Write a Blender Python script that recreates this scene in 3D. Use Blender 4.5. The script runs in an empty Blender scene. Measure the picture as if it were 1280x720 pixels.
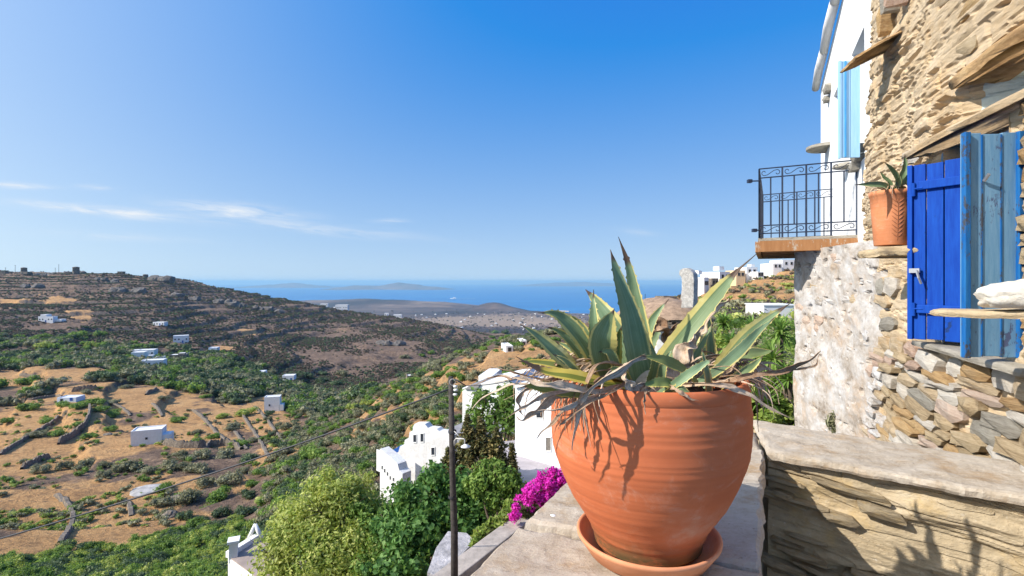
import bpy, bmesh, math, random
import numpy as np
from mathutils import Vector, Matrix
R = math.radians
rnd = random.Random(7)
nrs = np.random.RandomState(11)
sc = bpy.context.scene
COL = sc.collection
HZ = 352.0            # row of the eye level in the photograph
SEA = -300.0

# ---------------------------------------------------------------- camera
cam_d = bpy.data.cameras.new('camera'); cam = bpy.data.objects.new('camera', cam_d); COL.objects.link(cam)
cam_d.sensor_width = 36; cam_d.lens = 18; cam_d.shift_y = -8/1280
cam_d.clip_start = 0.05; cam_d.clip_end = 120000
cam.location = (0, 0, 0); cam.rotation_euler = (R(90), 0, 0)
sc.camera = cam
# ---------------------------------------------------------------- light
SUN_AZ = math.atan2(-0.955, -0.30)      # bearing from +Y towards +X
SUN_EL = R(36)
sv = Vector((math.cos(SUN_EL)*math.sin(SUN_AZ), math.cos(SUN_EL)*math.cos(SUN_AZ), math.sin(SUN_EL)))
sd = bpy.data.lights.new('sun', 'SUN'); sd.energy = 4.8; sd.angle = R(0.5); sd.color = (1, .93, .83)
so = bpy.data.objects.new('sun', sd); COL.objects.link(so)
so.rotation_euler = sv.to_track_quat('Z', 'Y').to_euler()
sc.view_settings.view_transform = 'Standard'; sc.view_settings.look = 'None'
sc.view_settings.exposure = 0.5; sc.view_settings.gamma = 1
sc.cycles.use_denoising = True
sc.cycles.max_bounces = 8; sc.cycles.volume_bounces = 0; sc.cycles.transparent_max_bounces = 16
sc.cycles.caustics_reflective = False; sc.cycles.caustics_refractive = False

class NT:
    def __init__(s, nt): s.nt = nt; s.nt.nodes.clear()
    def n(s, t, props=None, **ins):
        nd = s.nt.nodes.new(t)
        for k, v in (props or {}).items(): setattr(nd, k, v)
        for k, v in ins.items(): s.set(nd, k, v)
        return nd
    def set(s, nd, k, v):
        if isinstance(k, str) and k[0] == 'i' and k[1:].isdigit(): sk = nd.inputs[int(k[1:])]
        else: sk = nd.inputs[k.replace('_', ' ')] if k.replace('_', ' ') in nd.inputs else nd.inputs[k]
        if hasattr(v, 'is_output'): s.nt.links.new(v, sk)
        elif hasattr(v, 'outputs'): s.nt.links.new(v.outputs[0], sk)
        else:
            if isinstance(v, tuple) and len(v) == 3 and sk.type == 'RGBA': v = v + (1,)
            sk.default_value = v
    def math(s, op, a, b=0.0, c=0.0, clamp=False):
        return s.n('ShaderNodeMath', {'operation': op, 'use_clamp': clamp}, i0=a, i1=b, i2=c).outputs[0]
    def vec(s, op, a, b=(0, 0, 0)):
        return s.n('ShaderNodeVectorMath', {'operation': op}, i0=a, i1=b).outputs[0]
    def mix(s, f, a, b, blend='MIX'):
        m = s.n('ShaderNodeMix', {'data_type': 'RGBA', 'blend_type': blend})
        s.set(m, 'i0', f); s.set(m, 'i6', a); s.set(m, 'i7', b); return m.outputs[2]
    def noise(s, vec, scale, detail=6, rough=.6, dist=0.0):
        return s.n('ShaderNodeTexNoise', Vector=vec, Scale=scale, Detail=detail, Roughness=rough, Distortion=dist).outputs[0]
    def ramp(s, f, *stops, interp='LINEAR'):
        r = s.n('ShaderNodeValToRGB', i0=f); e = r.color_ramp.elements; r.color_ramp.interpolation = interp
        while len(e) < len(stops): e.new(.5)
        for el, (p, c) in zip(e, stops):
            el.position = p; el.color = (c if isinstance(c, tuple) else (c, c, c)) + (1,)
        return r.outputs[0]
    def attr(s, name, out=2): return s.n('ShaderNodeAttribute', {'attribute_name': name}).outputs[out]
    def scale(s, v, xyz):
        return s.vec('MULTIPLY', v, xyz)

# ---------------------------------------------------------------- world
w = bpy.data.worlds.new('World'); sc.world = w; w.use_nodes = True
T = NT(w.node_tree)
sky = T.n('ShaderNodeTexSky', {'sky_type': 'NISHITA', 'sun_disc': False, 'sun_elevation': SUN_EL, 'sun_rotation': SUN_AZ,
          'altitude': 300, 'air_density': 1.0, 'dust_density': 0.6, 'ozone_density': 2.6})
d = T.n('ShaderNodeTexCoord').outputs['Generated']
sep = T.n('ShaderNodeSeparateXYZ', Vector=d)
yy = T.math('MAXIMUM', sep.outputs[1], .02)
u = T.math('DIVIDE', sep.outputs[0], yy); v = T.math('DIVIDE', sep.outputs[2], yy)
tot = None
for (cx, cy, lx, ly, tilt, amp) in ((130, 264, 95, 5.5, .10, .8), (22, 232, 42, 3.5, .06, .55), (292, 264, 75, 9, .10, .62), (395, 287, 60, 5, .12, .42),
                              (120, 234, 20, 3, .05, .45), (150, 296, 90, 5, .05, .2), (480, 292, 70, 6, .1, .16), (795, 290, 22, 4, .1, .22), (487, 276, 20, 3, 0, .3)):
    du = T.math('SUBTRACT', u, (cx-640)/640); dv = T.math('SUBTRACT', v, (HZ-cy)/640)
    dv = T.math('ADD', dv, T.math('MULTIPLY', du, tilt))
    a = T.math('POWER', T.math('ABSOLUTE', T.math('MULTIPLY', du, 640/lx)), 2.0)
    b = T.math('POWER', T.math('ABSOLUTE', T.math('MULTIPLY', dv, 640/ly)), 2.0)
    g = T.math('MULTIPLY', T.math('POWER', 2.718, T.math('MULTIPLY', T.math('ADD', a, b), -1.0)), amp)
    g = T.math('MULTIPLY', g, T.math('GREATER_THAN', sep.outputs[1], .05))
    tot = g if tot is None else T.math('ADD', tot, g)
uv = T.n('ShaderNodeCombineXYZ', X=T.math('MULTIPLY', u, 9.0), Y=T.math('MULTIPLY', T.math('ADD', v, T.math('MULTIPLY', u, .10)), 70.0))
nz = T.ramp(T.noise(uv, 1.3, 7, .62, .5), (.33, 0.0), (.66, 1.0))
cl = T.math('MULTIPLY', T.math('MULTIPLY', tot, 1.6), nz, clamp=True)
EXP = sc.view_settings.exposure; BGS = 0.13; GN_ = 1.03/(BGS*2**EXP)
# clear summer sky: deep blue overhead, pale towards the horizon and towards the sun, mixed with the physical sky
zc = T.math('MAXIMUM', sep.outputs[2], 0.0)
e_ = T.math('POWER', 2.71828, T.math('DIVIDE', zc, -.35))
dt = T.n('ShaderNodeVectorMath', {'operation': 'DOT_PRODUCT'}, i0=d, i1=tuple(sv)).outputs['Value']
g_ = T.math('POWER', T.math('MAXIMUM', T.math('ADD', dt, .3), 0.0), 3.0)
ch_ = []
for c0, c1, c2, lo in ((-.198, .700, .495, .020), (.073, .619, .443, .1), (.735, .153, .231, .3)):
    ch_.append(T.math('MAXIMUM', T.math('ADD', T.math('ADD', c0, T.math('MULTIPLY', e_, c1)), T.math('MULTIPLY', g_, c2)), lo))
grad = T.vec('SCALE', T.n('ShaderNodeCombineXYZ', X=ch_[0], Y=ch_[1], Z=ch_[2]).outputs[0]) if False else T.n('ShaderNodeVectorMath', {'operation': 'MULTIPLY'}, i0=T.n('ShaderNodeCombineXYZ', X=ch_[0], Y=ch_[1], Z=ch_[2]).outputs[0], i1=(GN_, GN_, GN_)).outputs[0]
skyc = T.mix(.93, sky, grad)
skyc = T.mix(cl, skyc, (.82*GN_, .87*GN_, .93*GN_))
bg = T.n('ShaderNodeBackground', Color=skyc, Strength=BGS)
T.n('ShaderNodeOutputWorld', Surface=bg)

# ---------------------------------------------------------------- helpers
def P(px, py, Y): return Vector(((px-640)/640*Y, Y, (HZ-py)/640*Y))
def link(o, parent=None):
    COL.objects.link(o)
    if parent is not None: o.parent = parent
    return o
def props(o, label=None, cat=None, group=None, kind=None):
    if label: o['label'] = label
    if cat: o['category'] = cat; o['kind'] = kind or 'thing'
    if group: o['group'] = group
    if kind: o['kind'] = kind
    return o
def thing(name, label, cat, loc=(0, 0, 0), rz=0, group=None):
    o = bpy.data.objects.new(name, None); o.location = loc; o.rotation_euler = (0, 0, rz); o.empty_display_size = .1
    return props(link(o), label, cat, group)
def meshobj(name, verts, faces, mat, parent=None, smooth=True, world=False, local_of=None):
    """one mesh object; world=True: vertices are in world space although the parent is an Empty somewhere"""
    me = bpy.data.meshes.new(name)
    V = [Vector(v) for v in verts]
    if world and parent is not None:
        M = Matrix.LocRotScale(parent.location, parent.rotation_euler, parent.scale)
        pp = parent.parent
        if pp is not None: M = Matrix.LocRotScale(pp.location, pp.rotation_euler, pp.scale) @ M
        Mi = M.inverted(); V = [Mi @ v for v in V]
    me.from_pydata(V, [], faces); me.update()
    if smooth: me.polygons.foreach_set('use_smooth', [True]*len(me.polygons))
    for m in (mat if isinstance(mat, (list, tuple)) else [mat]): me.materials.append(m)
    return link(bpy.data.objects.new(name, me), parent)
def npmesh(name, V, F, mat, smooth=False):
    """big mesh from numpy: V (n,3), F (m,k) of one polygon size"""
    me = bpy.data.meshes.new(name); n, k = F.shape
    me.vertices.add(len(V)); me.vertices.foreach_set('co', V.astype(np.float32).ravel())
    me.loops.add(n*k); me.loops.foreach_set('vertex_index', F.astype(np.int32).ravel())
    me.polygons.add(n); me.polygons.foreach_set('loop_start', np.arange(0, n*k, k, dtype=np.int32))
    me.polygons.foreach_set('use_smooth', np.full(n, smooth)); me.update(calc_edges=True)
    for m in (mat if isinstance(mat, (list, tuple)) else [mat]): me.materials.append(m)
    return me
def fattr(me, name, arr):
    a = me.attributes.new(name, 'FLOAT', 'POINT'); a.data.foreach_set('value', np.asarray(arr, np.float32).ravel())
class MB:
    """collects simple shapes; build() links them as ONE mesh object"""
    def __init__(s): s.v = []; s.f = []
    def add(s, vs, fs):
        b = len(s.v); s.v += [tuple(v) for v in vs]; s.f += [tuple(i+b for i in f) for f in fs]; return s
    def box(s, c, size, rz=0, M=None):
        hx, hy, hz = size[0]/2, size[1]/2, size[2]/2
        vs = [Vector((x*hx, y*hy, z*hz)) for x in (-1, 1) for y in (-1, 1) for z in (-1, 1)]
        rot = M if M is not None else Matrix.Rotation(rz, 3, 'Z')
        vs = [rot @ v + Vector(c) for v in vs]
        return s.add(vs, [(0, 1, 3, 2), (4, 6, 7, 5), (0, 4, 5, 1), (2, 3, 7, 6), (0, 2, 6, 4), (1, 5, 7, 3)])
    def prism(s, poly, z0, z1):
        """poly: list of (x,y) counter clockwise"""
        n = len(poly)
        vs = [(p[0], p[1], z0) for p in poly]+[(p[0], p[1], z1) for p in poly]
        fs = [tuple(range(n-1, -1, -1)), tuple(range(n, 2*n))]+[(i, (i+1) % n, n+(i+1) % n, n+i) for i in range(n)]
        return s.add(vs, fs)
    def tube(s, pts, r, k=8, cap=True):
        pts = [Vector(p) for p in pts]; n = len(pts)
        rs = r if isinstance(r, (list, tuple)) else [r]*n
        vs = []; fs = []; up = Vector((0, 0, 1)); prev = None
        for i, p in enumerate(pts):
            t = (pts[min(i+1, n-1)]-pts[max(i-1, 0)]).normalized()
            if prev is None:
                a = t.cross(up)
                if a.length < .05: a = t.cross(Vector((1, 0, 0)))
            else: a = prev-t*prev.dot(t)
            a.normalize(); prev = a; b = t.cross(a)
            for j in range(k):
                an = 2*math.pi*j/k; vs.append(p+(a*math.cos(an)+b*math.sin(an))*rs[i])
        for i in range(n-1):
            for j in range(k):
                fs.append((i*k+j, i*k+(j+1) % k, (i+1)*k+(j+1) % k, (i+1)*k+j))
        if cap: fs += [tuple(range(k-1, -1, -1)), tuple(range((n-1)*k, n*k))]
        return s.add(vs, fs)
    def lathe(s, prof, c=(0, 0, 0), k=24, close=False):
        vs = []; fs = []; n = len(prof)
        for (r, z) in prof:
            for j in range(k):
                an = 2*math.pi*j/k; vs.append((c[0]+r*math.cos(an), c[1]+r*math.sin(an), c[2]+z))
        for i in range(n-1):
            for j in range(k): fs.append((i*k+j, i*k+(j+1) % k, (i+1)*k+(j+1) % k, (i+1)*k+j))
        if close: fs += [tuple(range(k-1, -1, -1)), tuple(range((n-1)*k, n*k))]
        return s.add(vs, fs)
    def build(s, name, mat, parent=None, smooth=False, world=False, bevel=0.0):
        o = meshobj(name, s.v, s.f, mat, parent, smooth, world)
        if len(s.f) > 2:
            bm = bmesh.new(); bm.from_mesh(o.data); bmesh.ops.recalc_face_normals(bm, faces=bm.faces); bm.to_mesh(o.data); bm.free()
        if bevel:
            m = o.modifiers.new('bevel', 'BEVEL'); m.width = bevel; m.segments = 2; m.limit_method = 'ANGLE'
        return o
def lerp(a, b, t): return a+(b-a)*t
# value noise, vectorised
_perm = nrs.permutation(4096)
_val = nrs.rand(4096)*2-1
def vnoise(x, y, z=0.0):
    x, y, z = np.broadcast_arrays(np.asarray(x, float), np.asarray(y, float), np.asarray(z, float))
    xi = np.floor(x).astype(np.int64); yi = np.floor(y).astype(np.int64); zi = np.floor(z).astype(np.int64)
    xf = x-xi; yf = y-yi; zf = z-zi
    q = lambda t: t*t*t*(t*(t*6-15)+10)
    a, b, c = q(xf), q(yf), q(zf)
    def h(i, j, k): return _val[_perm[(_perm[(_perm[i & 4095]+j) & 4095]+k) & 4095]]
    def L(p, r, t): return p+(r-p)*t
    return L(L(L(h(xi, yi, zi), h(xi+1, yi, zi), a), L(h(xi, yi+1, zi), h(xi+1, yi+1, zi), a), b),
             L(L(h(xi, yi, zi+1), h(xi+1, yi, zi+1), a), L(h(xi, yi+1, zi+1), h(xi+1, yi+1, zi+1), a), b), c)
def fbm(x, y, z=0.0, o=5, g=.5, l=2.03):
    s = 0; a = 1; t = 0
    for i in range(o):
        s = s+a*vnoise(np.asarray(x)*l**i+i*17.3, np.asarray(y)*l**i+i*5.1, np.asarray(z)*l**i+i*9.7); t += a; a *= g
    return s/t
def sstep(a, b, x):
    t = np.clip((np.asarray(x, float)-a)/(b-a), 0, 1); return t*t*(3-2*t)

# ---------------------------------------------------------------- materials
def newmat(name):
    m = bpy.data.materials.new(name); m.use_nodes = True; return m, NT(m.node_tree)
def out(T, sh): T.n('ShaderNodeOutputMaterial', Surface=sh)
def bump(T, h, strength=.5, dist=.01): return T.n('ShaderNodeBump', Strength=strength, Distance=dist, Height=h)
def simple(name, col, rough=.8, noise_amt=.15, nscale=6.0, bstr=.0, bdist=.01, coord='Object', metal=0.0, spec=.3):
    m, T = newmat(name); tc = T.n('ShaderNodeTexCoord').outputs[coord]
    n1 = T.noise(tc, nscale, 8, .65)
    dark = tuple(c*(1-noise_amt*1.6) for c in col); light = tuple(min(1, c*(1+noise_amt)) for c in col)
    c = T.ramp(n1, (.3, dark), (.7, light))
    kw = dict(Base_Color=c, Roughness=rough, Metallic=metal)
    if bstr: kw['Normal'] = bump(T, T.noise(tc, nscale*4, 8, .7), bstr, bdist)
    b = T.n('ShaderNodeBsdfPrincipled', **kw); b.inputs['Specular IOR Level'].default_value = spec
    out(T, b); return m
def leafmat(name, c1, c2, c3, trans=.35, nscale=1.5, rough=.55):
    """foliage: colour varies leaf by leaf and patch by patch, some light passes through"""
    m, T = newmat(name); g = T.n('ShaderNodeNewGeometry'); tc = T.n('ShaderNodeTexCoord').outputs['Object']
    oi = T.n('ShaderNodeObjectInfo').outputs['Random']
    r = g.outputs['Random Per Island']
    f = T.math('ADD', T.math('MULTIPLY', r, .55), T.math('MULTIPLY', T.noise(tc, nscale, 3), .7))
    f = T.math('ADD', f, T.math('MULTIPLY', T.math('SUBTRACT', oi, .5), .3))
    c = T.ramp(f, (.25, c1), (.58, c2), (.95, c3))
    d_ = T.n('ShaderNodeBsdfPrincipled', Base_Color=c, Roughness=rough); d_.inputs['Specular IOR Level'].default_value = .25
    t_ = T.n('ShaderNodeBsdfTranslucent', Color=T.mix(.5, c, (c3[0]*1.1, c3[1]*1.15, c3[2]*.6)))
    out(T, T.n('ShaderNodeMixShader', Fac=trans, i1=d_.outputs[0], i2=t_.outputs[0])); return m
# ================================================================ TERRAIN
def Z(D, z): return (D, HZ-640*z/D)
def far(coast, plain=0):
    return [Z(1500, -165), Z(2200, -228+plain), Z(3000, -262+plain), Z(4200, -280), Z(coast*.96, -290), Z(coast*1.05, -308), Z(coast*1.3, -330), Z(14000, -420)]
TB = {
 -900: [(2, 1500), (6, 1150), (12, 950), (20, 860), (40, 760), (60, 700), (90, 640), (130, 590), (170, 545), (230, 500), (300, 460), (380, 430), (480, 400), (600, 370), (800, 345), (1000, 325), Z(1300, 20), Z(2000, -60), Z(3500, -250)]+[Z(6000, -320), Z(14000, -420)],
 -100: [(2, 1500), (6, 1150), (12, 930), (20, 850), (40, 750), (60, 710), (90, 645), (130, 595), (170, 545), (230, 497), (300, 455), (380, 427), (480, 402), (600, 376), (800, 350), (1000, 331), Z(1300, 10), Z(2000, -100), Z(3500, -270)]+[Z(6000, -320), Z(14000, -420)],
 0: [(2, 1500), (6, 1120), (12, 920), (20, 840), (40, 745), (60, 705), (90, 642), (130, 590), (170, 545), (230, 500), (300, 458), (380, 430), (480, 405), (600, 380), (800, 353), (1000, 335), Z(1300, 0), Z(2000, -120), Z(3500, -280)]+[Z(6000, -320), Z(14000, -420)],
 100: [(2, 1500), (6, 1120), (12, 920), (20, 840), (40, 750), (60, 705), (90, 645), (125, 598), (150, 560), (190, 512), (240, 480), (300, 458), (380, 434), (500, 405), (700, 366), (970, 337), Z(1300, -10), Z(2000, -140), Z(3500, -290)]+[Z(6000, -325), Z(14000, -420)],
 200: [(2, 1500), (6, 1120), (12, 920), (20, 840), (40, 755), (60, 700), (90, 640), (120, 592), (150, 552), (190, 520), (250, 482), (330, 454), (400, 432), (500, 408), (700, 372), (960, 342), Z(1300, -40), Z(2000, -170), Z(3500, -290)]+[Z(6000, -325), Z(14000, -420)],
 300: [(2, 1450), (6, 1120), (12, 920), (20, 830), (40, 740), (60, 685), (90, 625), (130, 580), (170, 543), (200, 516), (260, 490), (330, 468), (420, 440), (550, 413), (700, 391), (950, 359)]+far(6500),
 400: [(2, 1400), (6, 1080), (12, 860), (20, 780), (40, 680), (70, 612), (100, 575), (130, 553), (180, 528), (230, 514), (270, 504), (340, 482), (430, 454), (550, 427), (700, 405), (900, 380)]+far(6900),
 470: [(2, 1350), (6, 1000), (12, 820), (20, 740), (30, 690), (50, 610), (80, 555), (120, 522), (170, 500), (210, 491), (300, 484), (400, 462), (520, 436), (680, 411), (880, 392)]+far(6700),
 520: [(2, 1300), (6, 950), (12, 790), (20, 700), (30, 645), (50, 575), (80, 520), (120, 488), (170, 468), (200, 463), (240, 468), (330, 478), (450, 452), (580, 428), (700, 413), (860, 399)]+far(6400),
 570: [(2, 1250), (6, 900), (12, 745), (20, 665), (30, 610), (50, 540), (80, 490), (120, 463), (170, 450), (200, 448), (240, 460), (350, 474), (500, 445), (650, 424), (870, 406)]+far(5900),
 620: [(2, 1200), (6, 860), (12, 715), (20, 635), (30, 583), (50, 510), (80, 465), (120, 441), (160, 431), (190, 430), (240, 452), (400, 470), (600, 440), (900, 420)]+far(5500),
 700: [(2, 1150), (6, 850), (12, 690), (20, 610), (30, 555), (50, 490), (80, 448), (120, 424), (160, 417), (190, 418), (240, 445), (400, 460), (600, 440), (1000, 428)]+far(4950),
 770: [(2, 1150), (6, 830), (12, 650), (20, 570), (30, 515), (50, 465), (80, 425), (110, 400), (140, 393), (170, 392), (240, 430), (400, 455), (600, 440), (1000, 428)]+far(4700),
 820: [(2, 1200), (6, 740), (12, 570), (20, 495), (30, 460), (50, 426), (80, 400), (110, 381), (140, 377), (170, 380), (240, 420), (400, 450), (600, 440), (1000, 428)]+far(4700),
 880: [(2, 1150), (6, 640), (9, 545), (12, 500), (20, 445), (30, 420), (50, 402), (80, 386), (110, 369), (150, 359), (190, 360), (260, 420), (400, 450), (600, 440), (1000, 428)]+far(4700),
 930: [(2, 1150), (6, 640), (9, 543), (12, 495), (20, 438), (30, 412), (50, 394), (80, 378), (110, 362), (150, 350), (190, 349), (260, 400), (400, 440), (600, 440), (1000, 428)]+far(4700),
 990: [(2, 1150), (6, 640), (9, 543), (12, 495), (20, 436), (30, 408), (50, 388), (80, 372), (110, 352), (160, 334), (200, 332), (280, 380), (400, 440), (600, 440), (1000, 428)]+far(4700),
 1150: [(2, 1400), (6, 740), (12, 550), (20, 470), (30, 425), (50, 385), (80, 358), (120, 335), (180, 315), (240, 310), (320, 350), (500, 430), (800, 440)]+far(4700),
 2200: [(2, 1400), (6, 740), (12, 550), (20, 470), (30, 425), (50, 385), (80, 350), (120, 320), (180, 300), (240, 300), (320, 350), (500, 430), (800, 440)]+far(4700),
}
NC, NR = 1000, 820
pxs = np.concatenate([np.linspace(-900, -60, 110, endpoint=False), np.linspace(-60, 1040, 800, endpoint=False), np.linspace(1040, 2200, 90)])
NC = len(pxs)
Ds = np.concatenate([np.exp(np.linspace(math.log(2.0), math.log(60), 120, endpoint=False)), np.exp(np.linspace(math.log(60), math.log(1050), 560, endpoint=False)),
                     np.exp(np.linspace(math.log(1050), math.log(14000), 140))])
NR = len(Ds)
keys = sorted(TB)
cols = np.array([np.interp(np.log(Ds), [math.log(a) for a, b in TB[k]], [b for a, b in TB[k]]) for k in keys])   # (K, NR)
def gsm(a, s, ax):
    r = int(s*3)+1; k = np.exp(-.5*(np.arange(-r, r+1)/s)**2); k /= k.sum()
    pad = [(0, 0), (0, 0)]; pad[ax] = (r, r); b = np.pad(a, pad, mode='edge')
    return sum(k[i]*np.take(b, np.arange(i, i+a.shape[ax]), axis=ax) for i in range(2*r+1))
G = np.empty((NC, NR))
for j in range(NR): G[:, j] = np.interp(pxs, keys, cols[:, j])
G = gsm(G, 9, 1); G = gsm(G, 12, 0)
XX = (pxs[:, None]-640)/640*Ds[None, :]; YY = np.broadcast_to(Ds[None, :], XX.shape)
ZZ = (HZ-G)/640*YY
PX = np.broadcast_to(pxs[:, None], XX.shape); DD = YY
def box(v, a, b, s): return sstep(a-s, a+s, v)*(1-sstep(b-s, b+s, v))
lD = np.log(DD)
# rolling relief
nearfade = sstep(25, 90, DD)
hill0 = box(lD, math.log(400), math.log(940), .1)*(1-sstep(600, 640, PX))
ZZ = ZZ+nearfade*(fbm(XX/90, YY/90, 3.1)*.012*DD*(1-.55*hill0)*(1-.93*sstep(1100, 1900, DD))+fbm(XX/22, YY/22, 1.7)*.0035*DD*(1-.8*hill0)*(1-.98*sstep(1000, 1700, DD))+fbm(XX/420, YY/420, 6.0)*16*sstep(1500, 2500, DD)*(1-sstep(3800, 4600, DD)))
ZZ = ZZ+fbm(XX/4, YY/4, 5.5)*.25*sstep(6, 20, DD)
# the cone of a hill by the shore and a headland
for (cx, cd, h, r) in ((617, 5000, 95, 240), (500, 6200, 58, 620), (455, 6500, 50, 500), (560, 6000, 42, 420), (380, 6400, 55, 600), (650, 4300, 18, 350)):
    x0 = (cx-640)/640*cd
    rr = np.hypot((XX-x0)/1.3, YY-cd)/r; ZZ = ZZ+h*np.exp(-rr**1.6*1.4)
# terraces
hill = box(lD, math.log(300), math.log(960), .05)*(1-sstep(600, 640, PX))*(1-.25*sstep(.1, .6, fbm(XX/120, YY/120, 8.0)))
fields = box(lD, math.log(80), math.log(320), .1)*(1-sstep(300, 360, PX))
slope = box(lD, math.log(45), math.log(210), .1)*sstep(420, 480, PX)*.8
def terr(z, step, sharp, warp):
    t = (z+warp)/step; i = np.floor(t); f = t-i
    return step*(i+sstep(1-sharp, 1, f))-warp
wp = fbm(XX/110, YY/110, 2.2, 3)*4
Zh = terr(ZZ, 4.8, .25, wp); Zf = terr(ZZ, 2.7, .16, wp*.8+XX*.02); Zs = terr(ZZ, 2.4, .2, wp*.5)
Z0 = ZZ
ZZ = ZZ+hill*(Zh-ZZ)*.95; ZZ = ZZ+fields*(Zf-Z0)*.95; ZZ = ZZ+slope*(Zs-Z0)*.7
# outcrops of rock on the far hill
oc = .6*sstep(.30, .55, fbm(XX/38, YY/38, 12.0, 4))*box(lD, math.log(420), math.log(900), .1)*(1-sstep(420, 520, PX))
ZZ = ZZ+oc*(2.0+5*np.abs(fbm(XX/9, YY/9, 3.3, 3)))
# steepness
dzd = np.gradient(ZZ, axis=1)/np.maximum(np.gradient(DD, axis=1), 1e-3)
steep = sstep(.42, .75, np.abs(dzd))
def height(x, y):
    """terrain height below a world point"""
    d_ = max(2.0, y); p = x/d_*640+640
    fi = np.interp(p, pxs, np.arange(NC)); fj = np.interp(d_, Ds, np.arange(NR))
    i = min(int(fi), NC-2); j = min(int(fj), NR-2); a = fi-i; b = fj-j
    return float((ZZ[i, j]*(1-a)+ZZ[i+1, j]*a)*(1-b)+(ZZ[i, j+1]*(1-a)+ZZ[i+1, j+1]*a)*b)
_PYg = HZ-640*ZZ/DD
def hit(px, py, dmin=3.0):
    """where the line of sight through a picture point meets the ground"""
    fi = np.interp(px, pxs, np.arange(NC)); i = min(int(fi), NC-2); a = fi-i
    c = _PYg[i]*(1-a)+_PYg[i+1]*a
    j0 = int(np.searchsorted(Ds, dmin)); js = np.nonzero(c[j0:] <= py)[0]
    if len(js) == 0:
        if dmin < 20: return None
        js = [int(np.argmin(c[j0:int(np.searchsorted(Ds, 1300))]))]; return Vector(((px-640)/640*Ds[js[0]+j0], Ds[js[0]+j0], (HZ-c[js[0]+j0])/640*Ds[js[0]+j0]))
    j = js[0]+j0; d_ = Ds[j]
    if j > 0 and c[j-1] > py: t = (c[j-1]-py)/(c[j-1]-c[j]); d_ = Ds[j-1]+(Ds[j]-Ds[j-1])*t
    return Vector(((px-640)/640*d_, d_, (HZ-py)/640*d_))
# ground cover masks, in map space (blobs at hit points)
def blob(px, py, rx, rd, dm=3):
    h = hit(px, py, dm)
    return np.exp(-(((PX-px)/rx)**2+((lD-math.log(h.y))/rd)**2))
gold = np.zeros_like(ZZ)
for b in ((30, 700, 110, .16), (110, 670, 90, .14), (60, 640, 150, .22), (150, 640, 110, .2), (200, 610, 70, .1), (30, 540, 90, .22), (110, 545, 60, .2), (170, 500, 90, .13), (60, 470, 90, .09), (230, 540, 60, .16), (300, 520, 50, .12),
          (345, 570, 26, .16), (330, 505, 24, .1), (100, 395, 16, .06), (75, 375, 22, .04), (310, 415, 12, .03), (10, 378, 25, .03), (560, 470, 34, .22), (610, 470, 50, .28), (500, 478, 30, .16), (640, 450, 50, .25), (470, 505, 26, .16), (610, 520, 30, .2), (520, 545, 24, .14), (540, 500, 30, .14), (450, 540, 18, .12), (490, 520, 22, .1), (275, 435, 12, .03),
          (300, 610, 16, .06), (345, 530, 26, .1)):
    gold = np.maximum(gold, blob(*b))
gold = np.maximum(gold, box(lD, math.log(60), math.log(230), .1)*sstep(760, 860, PX)*.75)
gold = np.maximum(gold, .5*box(lD, math.log(5), math.log(60), .2)*sstep(620, 680, PX))
gold = np.maximum(gold, .9*np.exp(-((PX-620)/100)**2-((lD-math.log(3500))/.16)**2))
gold = np.clip(gold*1.5+(fbm(XX/14, YY/14, 4.0)*.7+fbm(XX/5, YY/5, 4.0)*.4)*(gold > .02), 0, 1)
V = np.stack([XX, YY, ZZ], -1).reshape(-1, 3)
ii = np.arange(NC*NR).reshape(NC, NR)
F = np.stack([ii[:-1, :-1], ii[1:, :-1], ii[1:, 1:], ii[:-1, 1:]], -1).reshape(-1, 4)
m_ground, T = newmat('hillside_ground')
tc = T.n('ShaderNodeTexCoord').outputs['Object']
gd = T.attr('gold'); st = T.attr('steep'); pl = T.attr('plain')
n_big = T.noise(tc, .02, 6, .6); n_mid = T.noise(tc, .12, 8, .7); n_fine = T.noise(tc, 1.1, 8, .7); n_sm = T.noise(tc, .42, 7, .72)
scr = T.ramp(T.math('ADD', T.math('MULTIPLY', n_mid, .35), T.math('ADD', T.math('MULTIPLY', n_sm, .4), T.math('MULTIPLY', n_fine, .25))), (.38, (.065, .052, .042)), (.50, (.17, .115, .085)), (.63, (.36, .25, .165)))
straw = T.ramp(T.math('ADD', T.math('MULTIPLY', n_mid, .5), T.math('MULTIPLY', n_fine, .5)), (.32, (.22, .12, .06)), (.5, (.50, .285, .125)), (.7, (.66, .43, .21)))
stone = T.ramp(n_fine, (.3, (.05, .045, .04)), (.55, (.13, .11, .10)), (.75, (.26, .23, .20)))
edge = T.math('ADD', gd, T.math('MULTIPLY', T.math('SUBTRACT', n_mid, .5), 1.2), clamp=True)
edge = T.ramp(edge, (.35, 0.0), (.6, 1.0))
straw = T.mix(T.ramp(T.noise(tc, 3.2, 6, .75), (.5, 0.0), (.68, .75)), straw, (.30, .20, .11))
straw = T.mix(T.ramp(T.noise(T.scale(tc, (1, 1, 3)), .35, 7, .7), (.52, 0.0), (.64, .8)), straw, (.25, .155, .085))
c = T.mix(edge, scr, straw)
c = T.mix(T.math('MULTIPLY', st, .95), c, stone)
n_pl = T.noise(T.scale(tc, (.6, 1, 1)), .0022, 9, .62)
plc = T.ramp(n_pl, (.38, (.05, .04, .04)), (.52, (.105, .075, .068)), (.66, (.24, .17, .13)))
c = T.mix(pl, c, T.mix(T.math('MULTIPLY', edge, .6), plc, (.42, .30, .20)))
b = T.n('ShaderNodeBsdfPrincipled', Base_Color=c, Roughness=.95, Normal=bump(T, n_fine, 1.0, .9)); b.inputs['Specular IOR Level'].default_value = .1
out(T, b)
me = npmesh('ground', V, F, m_ground, True)
fattr(me, 'gold', gold); fattr(me, 'steep', steep); fattr(me, 'plain', sstep(1400, 2200, DD))
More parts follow.
